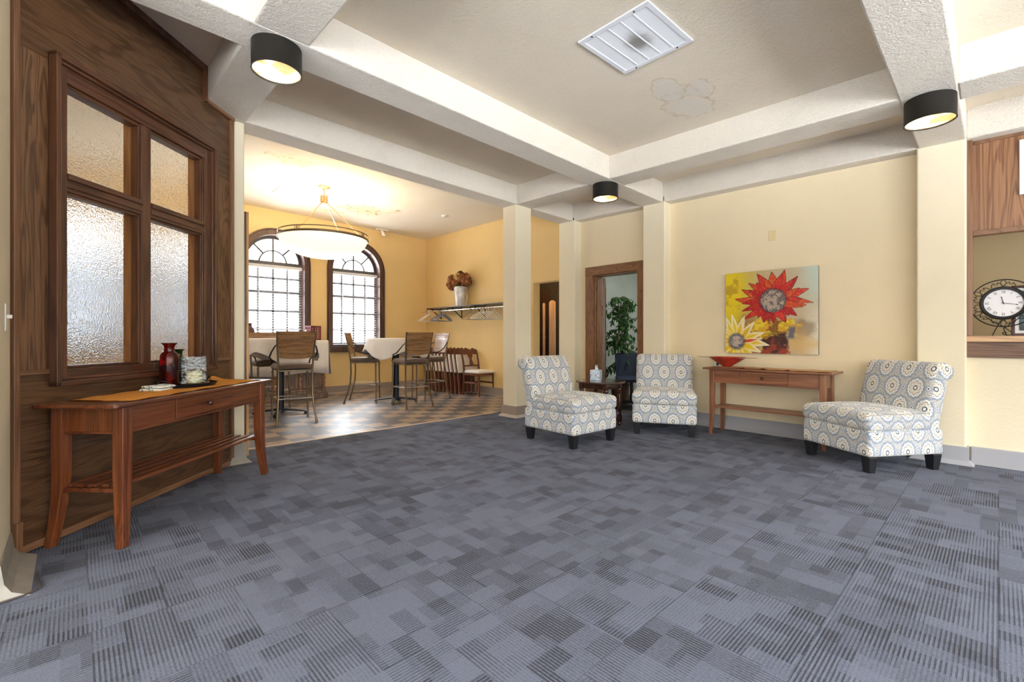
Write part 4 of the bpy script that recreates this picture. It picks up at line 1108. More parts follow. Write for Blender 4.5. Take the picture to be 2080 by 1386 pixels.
def leafmat():
    m, nt, b = new_mat('ficus_leaf'); v = coords(nt)
    nt.links.new(ramp(nt, noise(nt, v, 11, 2), [(.3, (.012, .055, .010)), (.55, (.03, .12, .018)), (.8, (.10, .26, .05))]), b.inputs['Base Color']); P(b, rough=.35, spec=.5); return m
g = G()
for pts in stems:
    for k in range(15):
        q = rnd.uniform(.15, 1.0); i = min(4, int(q*5)); p = pts[i].lerp(pts[i+1], q*5-i if i < 5 else 1)
        a = rnd.uniform(0, 2*PI); tl = rnd.uniform(-1.2, -.1); L = rnd.uniform(.07, .105); wd = L*.44
        d = Vector((math.cos(a)*math.cos(tl), math.sin(a)*math.cos(tl), math.sin(tl))); sd_ = d.cross(Vector((0, 0, 1))).normalized(); up = sd_.cross(d)
        c_ = [p, p+d*L*.3+sd_*wd*.45-up*.004, p+d*L*.65+sd_*wd*.38-up*.008, p+d*L-up*.02, p+d*L*.65-sd_*wd*.38-up*.008, p+d*L*.3-sd_*wd*.45-up*.004, p+d*L*.45+up*.004]
        g.add(c_, [(0, 1, 6), (1, 2, 6), (2, 3, 6), (3, 4, 6), (4, 5, 6), (5, 0, 6)])
g.build('foliage', leafmat(), pl, smooth=0)
oc = thing('office_chair', 'navy black office chair standing inside the doorway beside the ficus', 'chair', (6.15, 3.84, 0), math.radians(-55))
NAVYF = plain('navy_black_fabric', (.010, .018, .046), .6, bumps=(200, .2, .002))
G().rbox(-.25, .25, -.05, .05, .36, .82, .045, 10, lambda p: (p[0]*(1-.12*(.82-p[2])/.46), p[1]+.22+.12*(p[2]-.36)-.10*(p[0]/.25)**2, p[2])).build('backrest', NAVYF, oc, smooth=60)
G().rbox(-.24, .24, -.25, .22, .40, .47, .035, 10).build('seat', NAVYF, oc, smooth=60)
G().rod((0, 0, .08), (0, 0, .41), .025).build('gas_column', BLACKP, oc)
g = G().bar([(0, .1, .40), (0, .27, .38), (0, .29, .5)], .06, .015); g.build('back_bracket', BLACKP, oc)
for k in range(5):
    a = k*2*PI/5; g = G(); g.rod((0, 0, .09), (.28*math.cos(a), .28*math.sin(a), .06), .02, 8, .014); g.lathe([(.0001, 0), (.02, .005), (.025, .025), (.02, .05), (.0001, .05)], 10, (.28*math.cos(a), .28*math.sin(a))); g.build('caster_arm', BLACKP, oc)
ol = thing('added_office_light', 'added unseen square light brightening the room beyond the doorway', 'lamp', (6.9, 2.9, 2.69))  # unseen fixture, added to light the room behind the doorway
G().box(-.3, .3, -.3, .3, -.03, .009).build('light_frame', WHITEM, ol, smooth=0)
G().box(-.27, .27, -.27, .27, -.034, -.031).build('diffuser', emis('added_office_glow', (.92, .97, 1), 26), ol, smooth=0)

# ================================================================ CLOSET
cl_ = thing('closet_door', 'dark brown wooden door with a brass knob inside the closet', 'door', (6.75, 6.05, 0), math.radians(100))
DARKD = wood('dark_brown_door', (.018, .008, .005), (.055, .024, .013), 2, 6, .35, .2)
g = G().box(0, .80, -.02, .02, .01, 2.0); g.box(.1, .36, -.027, .027, 1.15, 1.85); g.box(.44, .70, -.027, .027, 1.15, 1.85); g.box(.1, .36, -.027, .027, .15, .95); g.box(.44, .70, -.027, .027, .15, .95)
g.build('door_slab', DARKD, cl_, smooth=0, bevel=.004)
for s_ in (-1, 1): G().lathe([(.012, 0), (.012, .03), (.028, .045), (.03, .06), (.015, .075), (.0001, .077)], 16).map(lambda p, s_=s_: (.08+p[0], s_*(.02+p[2]), 1.06+p[1])).build('knob', BRASS, cl_)
def board(loc, rz, w_, zt, label):
    g = G(); g.prism([(-w_/2, 0), (w_/2, 0)]+arc(0, zt-w_/2, w_/2, 0, PI, 14), -.013, .013, 'y')
    o = g.build('rounded_board', HONEY, smooth=40, bevel=.003); o.location = loc; o.rotation_euler = (0, 0, rz); tag(o, label, 'board', 'honey boards in the closet')
board((6.42, 5.68, 0), math.radians(-48), .125, 1.75, 'wide honey pine board with rounded top standing in the closet')
board((6.50, 5.965, 0), math.radians(-48), .05, 1.72, 'narrow honey pine board behind the wide one in the closet')
fc = tag(G().box(-.10, .10, -.008, .008, .0, 1.30).build('leaning_panel', plain('tan_corkboard', (.28, .16, .08), .7, var=.2), smooth=0, bevel=.003), 'tan panel leaning behind the honey boards in the closet', 'board'); fc.location = (6.62, 5.50, 0); fc.rotation_euler = (0, 0, math.radians(-48))

cb_ = thing('added_closet_light', 'added unseen bulb brightening the closet from above its opening', 'lamp', (6.05, 5.55, 2.5))  # bulb out of view, added to brighten the closet and its boards
G().lathe([(.0001, 0), (.05, 0), (.05, -.02), (.02, -.04), (.0001, -.04)], 16).build('lamp_base', WHITEP, cb_)
G().lathe([(.0001, -.04), (.02, -.05), (.035, -.09), (.025, -.12), (.0001, -.13)], 16).build('bulb', emis('added_closet_glow', (1, .75, .45), 420), cb_)
# ================================================================ SERVICE COUNTER THINGS
ck = thing('table_clock', 'black scrollwork easel clock with a white roman numeral face on the counter', 'clock', (5.72, -.028, 1.08), -PI/2)
tilt = .16
def lean(p): return (p[0], p[1]+math.sin(tilt)*p[2], p[2]*math.cos(tilt))
cz = .285
def disc_ring(r, t): return G().tube([(r*math.cos(a), 0, cz+r*math.sin(a)) for a in [2*PI*k/56 for k in range(56)]], t, 8, closed=True, up=(0, 1, 0)).map(lean)
disc_ring(.205, .0045).build('outer_ring', BLACKM, ck)
g = G().lathe([(.118, -.012), (.138, -.014), (.146, 0), (.138, .014), (.118, .012)], 56, ring=True).map(lambda p: lean((p[0], p[2], p[1]+cz))); g.build('bezel', BLACKM, ck)
G().lathe([(.0001, -.004), (.122, -.004), (.122, .008), (.0001, .008)], 48).map(lambda p: lean((p[0], p[2], p[1]+cz))).build('dial', plain('clock_face_white', (.84, .85, .90), .35), ck)
g = G()
for k in range(12):
    a = PI/12+k*PI/6; ca, sa = math.cos(a), math.sin(a)
    for s_ in (-1, 1):
        pts = []
        for i in range(16):
            q = i/15; th = s_*(.22-.20*q); r = .147+.030*math.sin(q*PI) if q < .6 else .147+.030*math.sin(.6*PI)+.010*math.sin((q-.6)*12)
            pts.append((r*math.cos(a+th), 0, cz+r*math.sin(a+th)))
        g.tube(pts, .0028, 5, up=(0, 1, 0))
for k in range(6):
    a = k*PI/3+PI/2
    for s_ in (-1, 1):
        g.tube([((.148+.056*q)*math.cos(a+s_*.10*math.sin(q*PI)), 0, cz+(.148+.056*q)*math.sin(a+s_*.10*math.sin(q*PI))) for q in [i/8 for i in range(9)]], .0026, 5, up=(0, 1, 0))
g.map(lean).build('scrollwork', BLACKM, ck)
def hand(ang, L, w_):
    g = G(); ca, sa = math.sin(ang), math.cos(ang)
    g.prism([(-.012*ca-w_*sa, -.012*sa+w_*ca), (L*.8*ca-w_*.6*sa, L*.8*sa+w_*.6*ca), (L*.85*ca-w_*2*sa, L*.85*sa+w_*2*ca), (L*ca, L*sa), (L*.85*ca+w_*2*sa, L*.85*sa-w_*2*ca), (L*.8*ca+w_*.6*sa, L*.8*sa-w_*.6*ca), (-.012*ca+w_*sa, -.012*sa-w_*ca)], -.0075, -.0055, 'y')
    return g.map(lambda p: lean((p[0], p[1], p[2]+cz)))
hand(math.radians(-12), .058, .003).build('hour_hand', BLACKM, ck, smooth=0); hand(math.radians(102), .092, .0022).build('minute_hand', BLACKM, ck, smooth=0)
for k, s_ in enumerate(['XII', 'I', 'II', 'III', 'IIII', 'V', 'VI', 'VII', 'VIII', 'IX', 'X', 'XI']):
    a = math.radians(k*30); g = G(); wd = {'I': .006, 'V': .013, 'X': .013}; tot = sum(wd[q] for q in s_); x = -tot/2
    for q in s_:
        def st_(x0, x1, th=.0028):
            g.add([(x0-th/2, -.0048, -.012), (x0+th/2, -.0048, -.012), (x1+th/2, -.0048, .012), (x1-th/2, -.0048, .012)], [(0, 1, 2, 3)])
        if q == 'I': st_(x+.003, x+.003)
        if q == 'V': st_(x+.0065, x+.001, .003); st_(x+.0065, x+.012, .0016)
        if q == 'X': st_(x+.012, x+.001, .003); st_(x+.001, x+.012, .0016)
        x += wd[q]
    g.map(lambda p: lean((p[0]*math.cos(a)+(p[2]+.098)*math.sin(a), p[1], -p[0]*math.sin(a)+(p[2]+.098)*math.cos(a)+cz))).build('numeral', plain('numeral_grey', (.05, .05, .06), .5), ck, smooth=0)
g = G()
g.rod((-.012, -.005, cz-.145), (-.065, -.012, .003), .0035, 6)
pts = [(-.11, 0, .17), (-.06, -.004, .12), (.0, -.008, .075), (.045, -.014, .035), (.05, -.016, .012), (.028, -.016, .0045), (.0, -.015, .012), (-.006, -.014, .026), (.008, -.014, .032), (.018, -.014, .026)]
pts = [Vector(p) for p in pts]; sm_ = []
for i in range(len(pts)-1):
    for q in range(4): sm_.append(pts[i].lerp(pts[i+1], q/4))
g.tube(sm_+[pts[-1]], .0035, 6)
pts2 = [Vector((.11, 0, .17)), Vector((.06, -.004, .12)), Vector((.0, .03, .06)), Vector((.02, .09, .004))]
g.tube(pts2, .0035, 6); g.build('easel_legs', BLACKM, ck)
pf = thing('picture_frame', 'dark framed picture with a white mat standing behind the clock', 'picture', (5.80, -.235, 1.08), -PI/2)
def lean2(p): return (p[0], p[1]+.13*p[2], p[2])
g = G()
for s_ in (-1, 1): g.box(s_*.15-.011, s_*.15+.011, -.01, .012, 0, .43)
g.box(-.15, .15, -.01, .012, .408, .43); g.box(-.15, .15, -.01, .012, 0, .022); g.map(lean2).build('frame', plain('dark_red_frame', (.06, .015, .015), .3), pf, smooth=0, bevel=.002)
G().box(-.14, .14, -.003, .004, .02, .41).map(lean2).build('mat_board', plain('white_mat', (.8, .8, .8), .7), pf, smooth=0)
G().box(-.115, .115, -.005, -.0035, .045, .385).map(lean2).build('print', plain('muted_print', (.08, .13, .14), .3, var=.9), pf, smooth=0)
sg = tag(G().box(5.512, 5.529, -.62, -.115, 2.215, 2.655).build('wall_sign', plain('white_sign_board', (.80, .84, .84), .4), smooth=0, bevel=.002), 'plain white sign board on the oak panel above the counter', 'sign')

# ================================================================ WALL FITTINGS
sw = thing('light_switch', 'white toggle light switch at the far left edge wall', 'switch', (-.221, 3.03, 1.157), PI/2)
G().box(-.037, .037, -.006, -.0005, -.06, .06).build('cover_plate', WHITEP, sw, smooth=0, bevel=.002)
G().box(-.005, .005, -.022, -.006, -.004, .012).build('toggle', WHITEP, sw, smooth=0, bevel=.001)
def plate(loc, label, m=None, w_=.037, h_=.058):
    t = thing('outlet_plate', label, 'outlet', loc, -PI/2); G().box(-w_, w_, -.006, -.0005, -h_, h_).build('cover_plate', m or WHITEP, t, smooth=0, bevel=.002); return t
t = plate((5.56, 2.30, .775), 'white wall outlet with dark sockets behind the red bowl')
for z in (-.024, .024): G().rbox(-.016, .016, -.009, -.005, z-.016, z+.016, .002, 6).build('socket', BLACKP, t)
PWALL = plain('wall_coloured_plate', (.78, .68, .46), .5)
t = plate((5.56, 1.72, .225), 'wall coloured outlet plate low under the right console', PWALL)
for z in (-.024, .024): G().rbox(-.016, .016, -.009, -.005, z-.016, z+.016, .002, 6).build('socket', PWALL, t)
o = tag(G().box(5.554, 5.5595, 1.675, 1.745, 2.13, 2.24).build('blank_plate', plain('yellow_plate', (.74, .58, .32), .55), smooth=0, bevel=.002), 'painted blank wall plate above the painting', 'plate')
cb = G(); pts = [(-.60, 2.70, .006), (-.40, 2.735, .006), (-.24, 2.745, .006), (-.15, 2.762, .006), (-.105, 2.80, .006), (-.105, 2.86, .006), (-.115, 2.92, .006), (-.12, 3.0, .006)]
sm_ = []
for i in range(len(pts)-1):
    for q in range(5): sm_.append(Vector(pts[i]).lerp(Vector(pts[i+1]), q/5))
cb.tube(sm_, .004, 6)
tag(cb.build('power_cord', plain('brown_cord', (.07, .055, .05), .5)), 'thin dark cord on the carpet by the left wall base', 'cord')

# ================================================================ DINING FURNITURE
def bar_stool():
    t = thing('bar_stool', '', 'stool', (0, 0, 0), 0, 'bar stools at the high tables')   # faces +y
    SH = .665
    G().rbox(-.215, .215, -.205, .225, SH, SH+.065, .032, 10, lambda p: (p[0]*(1+.10*(p[1]/.22)), p[1], p[2]+.012*(1-(p[0]/.22)**2))).build('seat', SEATB, t, smooth=60)
    g = G(); g.box(-.20, .20, -.20, .20, SH-.02, SH); g.build('seat_frame', BRONZE, t, smooth=0, bevel=.006)
    for s_ in (-1, 1):
        # rear leg and back upright in one bent bar
        pts = [(s_*.225, -.285, .0), (s_*.220, -.270, .06), (s_*.205, -.225, .20), (s_*.196, -.195, .34), (s_*.192, -.185, .5), (s_*.194, -.19, .66), (s_*.200, -.205, .80), (s_*.212, -.235, .97), (s_*.224, -.275, 1.145)]
        G().tube(pts, [.017, .012, .0125, .013, .013, .013, .012, .011, .008], 8).build('rear_leg', BRONZE, t)
        g = G(); g.rod((s_*.205, .20, SH-.005), (s_*.212, .205, .30), .0125); g.rod((s_*.212, .205, .30), (s_*.215, .208, .0), .014, 10, .009)
        for z in (.30, .07, SH-.05): g.lathe([(.012, z), (.018, z+.008), (.012, z+.016)], 10, (s_*.212, .206))
        g.lathe([(.0001, 0), (.014, 0), (.012, .02)], 10, (s_*.215, .208)); g.build('front_leg', BRONZE, t)
        pts = [Vector(p) for p in ((s_*.208, -.225, .985), (s_*.235, -.20, .955), (s_*.262, -.14, .89), (s_*.272, -.06, .835), (s_*.268, .03, .81), (s_*.250, .10, .805), (s_*.232, .14, .78), (s_*.226, .17, .73), (s_*.212, .195, SH))]
        G().tube(pts, [.008, .009, .010, .011, .011, .011, .010, .010, .010], 8, flat=.8).build('arm', BLACKM, t)
    # slightly curved wooden back
    vs = []; fs = []; n = 14
    for i in range(n+1):
        x = -1+2*i/n
        for k, z in enumerate([.815, .83, .90, 1.0, 1.05, 1.058, 1.066, 1.075, 1.083, 1.092, 1.100, 1.125, 1.14]):
            wd = .185+.032*(z-.815)/.33; y = -.205-.07*((z-.80)/.33)-.030*(1-x*x); zz = z-.016*(1-x*x)*(1 if k == 0 else .3 if k == 1 else 0)
            gr = .004 if k in (5, 7, 9) else 0
            vs += [(x*wd, y+.007-gr, zz), (x*wd, y-.007+gr, zz)]
    m = 13
    for i in range(n):
        for k in range(m-1):
            a = (i*m+k)*2; b_ = ((i+1)*m+k)*2; fs += [(a, b_, b_+2, a+2), (a+1, a+3, b_+3, b_+1)]
        a = i*m*2; b_ = (i+1)*m*2; fs += [(a, a+1, b_+1, b_)]; a += (m-1)*2; b_ += (m-1)*2; fs += [(a, b_, b_+1, a+1)]
    for i in (0, n):
        for k in range(m-1): a = (i*m+k)*2; fs.append((a, a+2, a+3, a+1))
    G().add(vs, fs).build('backrest', STOOLW, t, smooth=25)
    g = G(); g.tube([(-.205, .205, .295), (-.12, .245, .295), (0, .26, .295), (.12, .245, .295), (.205, .205, .295)], .010, 8)
    g.rod((-.20, -.205, .31), (.20, -.205, .31), .008); g.rod((-.205, .205, .30), (-.198, -.205, .31), .008); g.rod((.205, .205, .30), (.198, -.205, .31), .008)
    g.build('footrest', CHROME, t)
    return t
b1 = bar_stool(); b1.location = (2.03, 6.20, 0); b1.rotation_euler = (0, 0, math.radians(-9))
b1['label'] = 'bar stool with its wooden back toward us at the left high table'
dup(b1, (2.10, 7.42, 0), math.radians(180), 'bar stool facing us behind the left high table')
dup(b1, (3.50, 7.23, 0), math.radians(-125), 'bar stool seen from the side left of the right high table')
dup(b1, (3.80, 6.28, 0), math.radians(-3), 'bar stool with its wooden back toward us at the right high table')
dup(b1, (4.47, 6.80, 0), math.radians(88), 'bar stool with a sunlit back at the right end of the right high table')
def high_table(x, y, label, rz):
    t = thing('high_table', label, 'table', (x, y, 0), rz, 'high pub tables')
    G().lathe([(.0001, 1.02), (.43, 1.02), (.445, 1.03), (.445, 1.048), (.0001, 1.05)], 48).build('tabletop', STOOLW, t)
    G().lathe([(.0001, .03), (.048, .03), (.048, 1.02), (.0001, 1.02)], 24).build('pedestal', NAVY, t)
    for k in range(4):
        a = k*PI/2+PI/4; c_, s_ = math.cos(a), math.sin(a); g = G()
        pts = [(.03*c_, .03*s_, .075), (.15*c_, .15*s_, .062), (.30*c_, .30*s_, .042), (.345*c_, .345*s_, .028)]
        g.bar(pts, [.06, .06, .055, .05], [.03, .025, .02, .02], (-s_, c_, 0)); g.lathe([(.0001, 0), (.018, 0), (.018, .022), (.0001, .022)], 10, (.32*c_, .32*s_))
        g.build('foot', NAVY, t, smooth=0, bevel=.006)
    return t
high_table(2.07, 6.83, 'pedestal pub table at left under a white cloth by the cabinet', .3)
high_table(3.85, 6.83, 'pedestal pub table at right under a white cloth near the second window', .1)
def round_cloth(x, y, rz, seed, label, drop):
    r0 = .452; n, m = 144, 16; vs = [(0, 0, 1.0525)]; fs = []; rr = random.Random(seed); ph = [rr.uniform(0, 6) for _ in range(5)]
    rings = []
    for q in (.3, .6, .85, .97, 1.0): rings.append(('top', q))
    for q in range(1, m+1): rings.append(('side', q/m))
    for kind, q in rings:
        for k in range(n):
            a = 2*PI*k/n
            if kind == 'top': r = r0*q; z = 1.0525-.004*(q > .98)
            else:
                corner = abs(math.cos(2*(a+.25)))**1.6
                L = drop+.15*corner+.012*math.sin(5*a+ph[0])
                fold = (math.sin(11*a+ph[1])*.55+math.sin(17*a+ph[2])*.3+math.sin(7*a+ph[3])*.35)
                amp = .030*q**1.1
                r = r0+.012*min(1, q*6)+amp*fold+.035*q*(1-corner)+.012*q
                z = 1.048-.012*min(1, q*5)-L*q
            vs.append((r*math.cos(a), r*math.sin(a), z))
    for k in range(n): fs.append((0, 1+k, 1+(k+1) % n))
    for i in range(len(rings)-1):
        for k in range(n): a = 1+i*n+k; b_ = 1+i*n+(k+1) % n; fs.append((a, a+n, b_+n, b_))
    o = G().add(vs, fs).build('tablecloth', LINEN, smooth=80); o.location = (x, y, 0); o.rotation_euler = (0, 0, rz)
    md = o.modifiers.new('thickness', 'SOLIDIFY'); md.thickness = .002; md.offset = 1
    return tag(o, label, 'tablecloth', 'white cloths on the high tables')
round_cloth(2.07, 6.83, .2, 2, 'white linen cloth draped over the left pub table', .17)
round_cloth(3.85, 6.83, .9, 4, 'white linen cloth draped over the right pub table', .17)
# carved cabinet
cbx = (2.0, 3.22)
cab = thing('carved_cabinet', 'greyed oak cabinet with twisted corner columns below the left window', 'cabinet', (2.61, 8.36, 0))
W = .61
g = G(); g.box(-W, W, -.10, .20, .16, .97); g.build('carcass', CARVED, cab, smooth=0, bevel=.004)
g = G(); g.box(-W-.05, W+.05, -.19, .20, 0, .09); g.box(-W-.03, W+.03, -.17, .20, .09, .13); g.box(-W-.015, W+.015, -.155, .20, .13, .165); g.build('plinth', CARVED, cab, smooth=0, bevel=.008)
G().box(-W-.03, W+.03, -.18, .20, .97, 1.01).build('cabinet_top', CARVED, cab, smooth=0, bevel=.008)
for k in range(3):
    x0 = -W+.045+k*(2*W-.02)/3; x1 = x0+(2*W-.02)/3-.06
    g = G(); g.box(x0, x1, -.125, -.10, .18, .95); g.box(x0+.05, x1-.05, -.135, -.12, .24, .89); g.build('door', CARVED, cab, smooth=0, bevel=.012)
for k in range(4):
    x = -W+.015+k*(2*W-.03)/3; vs = []; fs = []; n, m = 18, 70
    for i in range(m+1):
        z = .165+.80*i/m
        for q in range(n): a = 2*PI*q/n; r = .026+.007*math.cos(2*(a-z*34)); vs.append((x+r*math.cos(a), -.135+r*math.sin(a), z))
    for i in range(m):
        for q in range(n): fs.append((i*n+q, i*n+(q+1) % n, (i+1)*n+(q+1) % n, (i+1)*n+q))
    G().add(vs, fs).build('twisted_column', TWIST, cab, smooth=60)
# cloth over the cabinet
vs = []; fs = []; path = []
prof = [(-.215, .44), (-.213, .60), (-.205, .80), (-.200, .97), (-.190, 1.008), (-.17, 1.0125), (0, 1.0125), (.18, 1.0125)]
nx_ = 90
xs = [-.66+1.32*i/nx_ for i in range(nx_+1)]
for x in xs:
    for (y, z) in prof:
        hang = max(0, (1.0-z)); vs.append((x, y-.018*math.sin(x*23+1)*hang-.012*math.sin(x*51)*hang, z+.02*math.sin(x*6)*(z < .5)))
pn = len(prof)
for i in range(nx_):
    for k in range(pn-1): a = i*pn+k; fs.append((a, a+1, a+pn+1, a+pn))
g = G().add(vs, fs)
vs = []; fs = []
for i in range(15):
    y = -.215+.395*i/14
    for k in range(8):
        q = k/7; z = 1.0125-.60*q; vs.append((.655+.012*min(1, q*8)+.055*q+.02*q*math.sin(y*40), y if i else -.195, z))
for i in range(14):
    for k in range(7): a = i*8+k; fs.append((a, a+1, a+9, a+8))
g.add(vs, fs)
o = g.build('cabinet_cloth', LINEN, smooth=80); o.location = (2.61, 8.36, 0); md = o.modifiers.new('thickness', 'SOLIDIFY'); md.thickness = .002; md.offset = 1
tag(o, 'white cloth draped over the carved cabinet with long side drop', 'cloth')
la = thing('lantern', 'square dark red fretwork lantern on the cloth covered cabinet', 'lantern', (3.065, 8.34, 1.0155), .2)
REDL = plain('dark_red_lacquer', (.20, .015, .02), .35)
g = G()
for sx in (-1, 1):
    for sy in (-1, 1): g.box(sx*.088-.009, sx*.088+.009, sy*.088-.009, sy*.088+.009, 0, .25)
for s_ in (-1, 1):
    for z in (0, .235): g.box(-.09, .09, s_*.088-.008, s_*.088+.008, z, z+.016); g.box(s_*.088-.008, s_*.088+.008, -.09, .09, z, z+.016)
g.build('frame', REDL, la, smooth=0, bevel=.002)
g = G()
for s_ in (-1, 1):
    for k in range(6):
        x = -.075+.03*k; g.box(x-.004, x+.004, s_*.088-.003, s_*.088+.003, .015, .237); g.box(s_*.088-.003, s_*.088+.003, x-.004, x+.004, .015, .237)
    for k in range(7): z = .03+.032*k; g.box(-.08, .08, s_*.088-.003, s_*.088+.003, z-.004, z+.004); g.box(s_*.088-.003, s_*.088+.003, -.08, .08, z-.004, z+.004)
g.build('fretwork', REDL, la, smooth=0); G().box(-.082, .082, -.082, .082, .238, .25).build('lid', REDL, la, smooth=0)
o = tag(G().lathe([(.0001, 0), (.026, 0), (.028, .01), (.028, .12), (.012, .15), (.012, .18), (.0001, .182)], 20).build('white_bottle', WHITEP), 'small white bottle beside the red lantern on the cabinet', 'bottle'); o.location = (2.93, 8.30, 1.0155)
o = tag(G().lathe([(.0001, 0), (.04, 0), (.06, .05), (.075, .12), (.065, .19), (.03, .23), (.03, .26), (.04, .28), (.034, .28), (.02, .25), (.0001, .24)], 24).build('round_vase', plain('dark_plum_glaze', (.10, .04, .05), .3)), 'dark plum round vase at the left end of the cabinet', 'vase'); o.location = (2.06, 8.32, 1.0155)

# ================================================================ FOLDING CHAIRS
def open_folding():
    t = thing('folding_chair', 'opened folding chair with cream seat pad in front of the folded row', 'chair', (5.40, 6.60, 0), math.radians(2))   # faces -y
    for s_ in (-1, 1):
        pts = [(s_*.175, .22, 0), (s_*.178, .19, .25), (s_*.180, .175, .43), (s_*.185, .20, .62), (s_*.190, .25, .80)]
        G().bar(pts, [.026, .03, .032, .03, .028], [.03, .034, .036, .03, .026], (1, 0, 0)).build('rear_leg', FOLDW, t, smooth=0, bevel=.004)
        G().bar([(s_*.175, -.235, 0), (s_*.175, -.22, .40)], [.024, .034], [.024, .034]).build('front_leg', FOLDW, t, smooth=0, bevel=.004)
    g = G(); g.box(-.19, .19, -.235, -.21, .375, .42)
    for s_ in (-1, 1): g.box(s_*.185-.012, s_*.185+.012, -.23, .18, .375, .42); g.box(s_*.172-.01, s_*.172+.01, -.21, .19, .22, .25)
    g.box(-.175, .175, .17, .19, .20, .235); g.build('rails', FOLDW, t, smooth=0, bevel=.003)
    G().rbox(-.20, .20, -.25, .16, .415, .462, .022, 10, lambda p: (p[0], p[1], p[2]+.012*max(0, 1-(p[0]/.2)**2)*(p[2]-.415)/.047)).build('seat_pad', PADW, t, smooth=60)
    crest(t, 0.22, .80, .25); return t
def crest(t, y0, z, y1, slope=.30):
    # shaped top rail and vase splat
    n = 20; vs = []; fs = []
    for i in range(n+1):
        x = -.20+.40*i/n; k = abs(x)/.2; top = z+.045-.020*math.cos(x*PI/.1)*(k < .6)-.03*max(0, k-.75)/.25; bot = z-.045+.012*math.cos(x*PI/.13)
        for zz in (bot, top): vs += [(x, y1-.011+slope*(zz-z), zz), (x, y1+.011+slope*(zz-z), zz)]
    for i in range(n): a = i*4; b_ = a+4; fs += [(a, b_, b_+2, a+2), (a+1, a+3, b_+3, b_+1), (a, a+1, b_+1, b_), (a+2, b_+2, b_+3, a+3)]
    fs += [(0, 2, 3, 1), (n*4, n*4+1, n*4+3, n*4+2)]
    G().add(vs, fs).build('crest_rail', FOLDW, t, smooth=30)
    prof = [(.035, .545), (.045, .57), (.03, .62), (.024, .66), (.045, .70), (.062, .735), (.058, .77)]
    vs = []; fs = []
    for w_, zz in prof:
        y = y1+slope*(zz-z); vs += [(-w_, y-.007, zz), (w_, y-.007, zz), (w_, y+.007, zz), (-w_, y+.007, zz)]
    for i in range(len(prof)-1):
        for k in range(4): a = i*4+k; b_ = i*4+(k+1) % 4; fs.append((a, b_, b_+4, a+4))
    fs += [(3, 2, 1, 0), tuple(range(len(prof)*4-4, len(prof)*4))]
    g = G().add(vs, fs); g.box(-.18, .18, y1+slope*(.545-z)-.01, y1+slope*(.545-z)+.01, .525, .552); g.build('splat', FOLDW, t, smooth=40)
open_folding()
def folded():
    t = thing('folding_chair', '', 'chair', (0, 0, 0), 0, 'folded wooden chairs leaning along the coat shelf wall')
    for s_ in (-1, 1):
        G().bar([(s_*.178, -.05, 0), (s_*.180, .0, .43), (s_*.185, .05, .62), (s_*.190, .10, .80)], [.026, .032, .03, .028], [.03, .036, .03, .026]).build('rear_leg', FOLDW, t, smooth=0, bevel=.003)
        G().bar([(s_*.15, -.03, 0), (s_*.15, .012, .42)], [.022, .03], [.02, .026]).build('front_leg', FOLDW, t, smooth=0, bevel=.003)
    G().rbox(-.195, .195, -.022, .022, .40, .74, .02, 8, lambda p: (p[0], p[1]-.025+.22*(p[2]-.43), p[2])).build('seat_pad', PADW, t, smooth=60)
    crest(t, 0, .80, .10, .25)
    return t
ordn = ['first', 'second', 'third', 'fourth', 'fifth', 'sixth', 'seventh', 'eighth', 'ninth', 'tenth']
f0 = None
for k in range(10):
    loc = (5.385-.004*k, 6.955+.118*k, 0); lab = 'folded wooden chair with cream pad, %s behind the opened folding chair' % ordn[k]
    if f0 is None: f0 = folded(); f0.location = loc; f0['label'] = lab
    else: dup(f0, loc, math.radians([0, 1, -1, .5, -.5][k % 5]), lab)

# ================================================================ COAT SHELF
cs = thing('coat_shelf', 'dark coat shelf with hanging rail on the dining room wall', 'shelf', (5.58, 6.90, 1.645))
G().box(-.30, -.001, -1.30, 1.24, 0, .018).build('shelf_board', plain('dark_grey_shelf', (.10, .085, .085), .25), cs, smooth=0, bevel=.003)
G().tube([(-.345, -1.28, -.062), (-.345, 1.30, -.062)], .013, 12).build('hanging_rail', CHROME, cs)
for y in (-1.22, -.30, .42, 1.12):
    g = G(); g.box(-.345, -.001, y-.008, y+.008, -.014, -.001); g.box(-.014, -.001, y-.008, y+.008, -.20, -.001); g.bar([(-.25, y, -.01), (-.01, y, -.19)], .012, .014, (0, 1, 0))
    g.tube([(-.335, y, -.005), (-.372, y, -.055), (-.345, y, -.085), (-.325, y, -.075)], .005, 6); g.build('bracket', BLACKM, cs, smooth=0)
def hanger(style, mat):
    t = thing('coat_hanger', '', 'hanger')
    r = {'plastic': .0065, 'wire': .0022, 'thick': .008}[style]
    G().tube([(0, -.002, -.0), (0, -.012, .022), (0, 0, .035)]+[(0, .017*math.sin(a)+.0, .047-.017*math.cos(a)+.0) for a in [PI*.9*k/8 for k in range(9)]][:0]+[(0, .013, .046), (0, .018, .062), (0, .006, .078), (0, -.012, .077)], r*.55 if style != 'wire' else .0022, 7).build('hook', mat if style != 'wire' else BLACKM, t)
    g = G()
    pts = [(0, 0, 0), (0, .05, -.022), (0, .13, -.070), (0, .195, -.115), (0, .205, -.128), (0, .195, -.135), (0, 0, -.137), (0, -.195, -.135), (0, -.205, -.128), (0, -.195, -.115), (0, -.13, -.070), (0, -.05, -.022)]
    g.tube(pts, r, 8, closed=True, up=(1, 0, 0)); g.build('hanger_frame', mat, t); return t
hs = {}
def hang(key, mat, style, y, label, grp, rz):
    loc = (5.235, y, 1.583-.062)
    if key not in hs: o = hanger(style, mat); hs[key] = o; o.location = loc; o.rotation_euler = (0, 0, rz); o['label'] = label; o['group'] = grp
    else: dup(hs[key], loc, rz, label, grp)
RZ = math.radians(90)
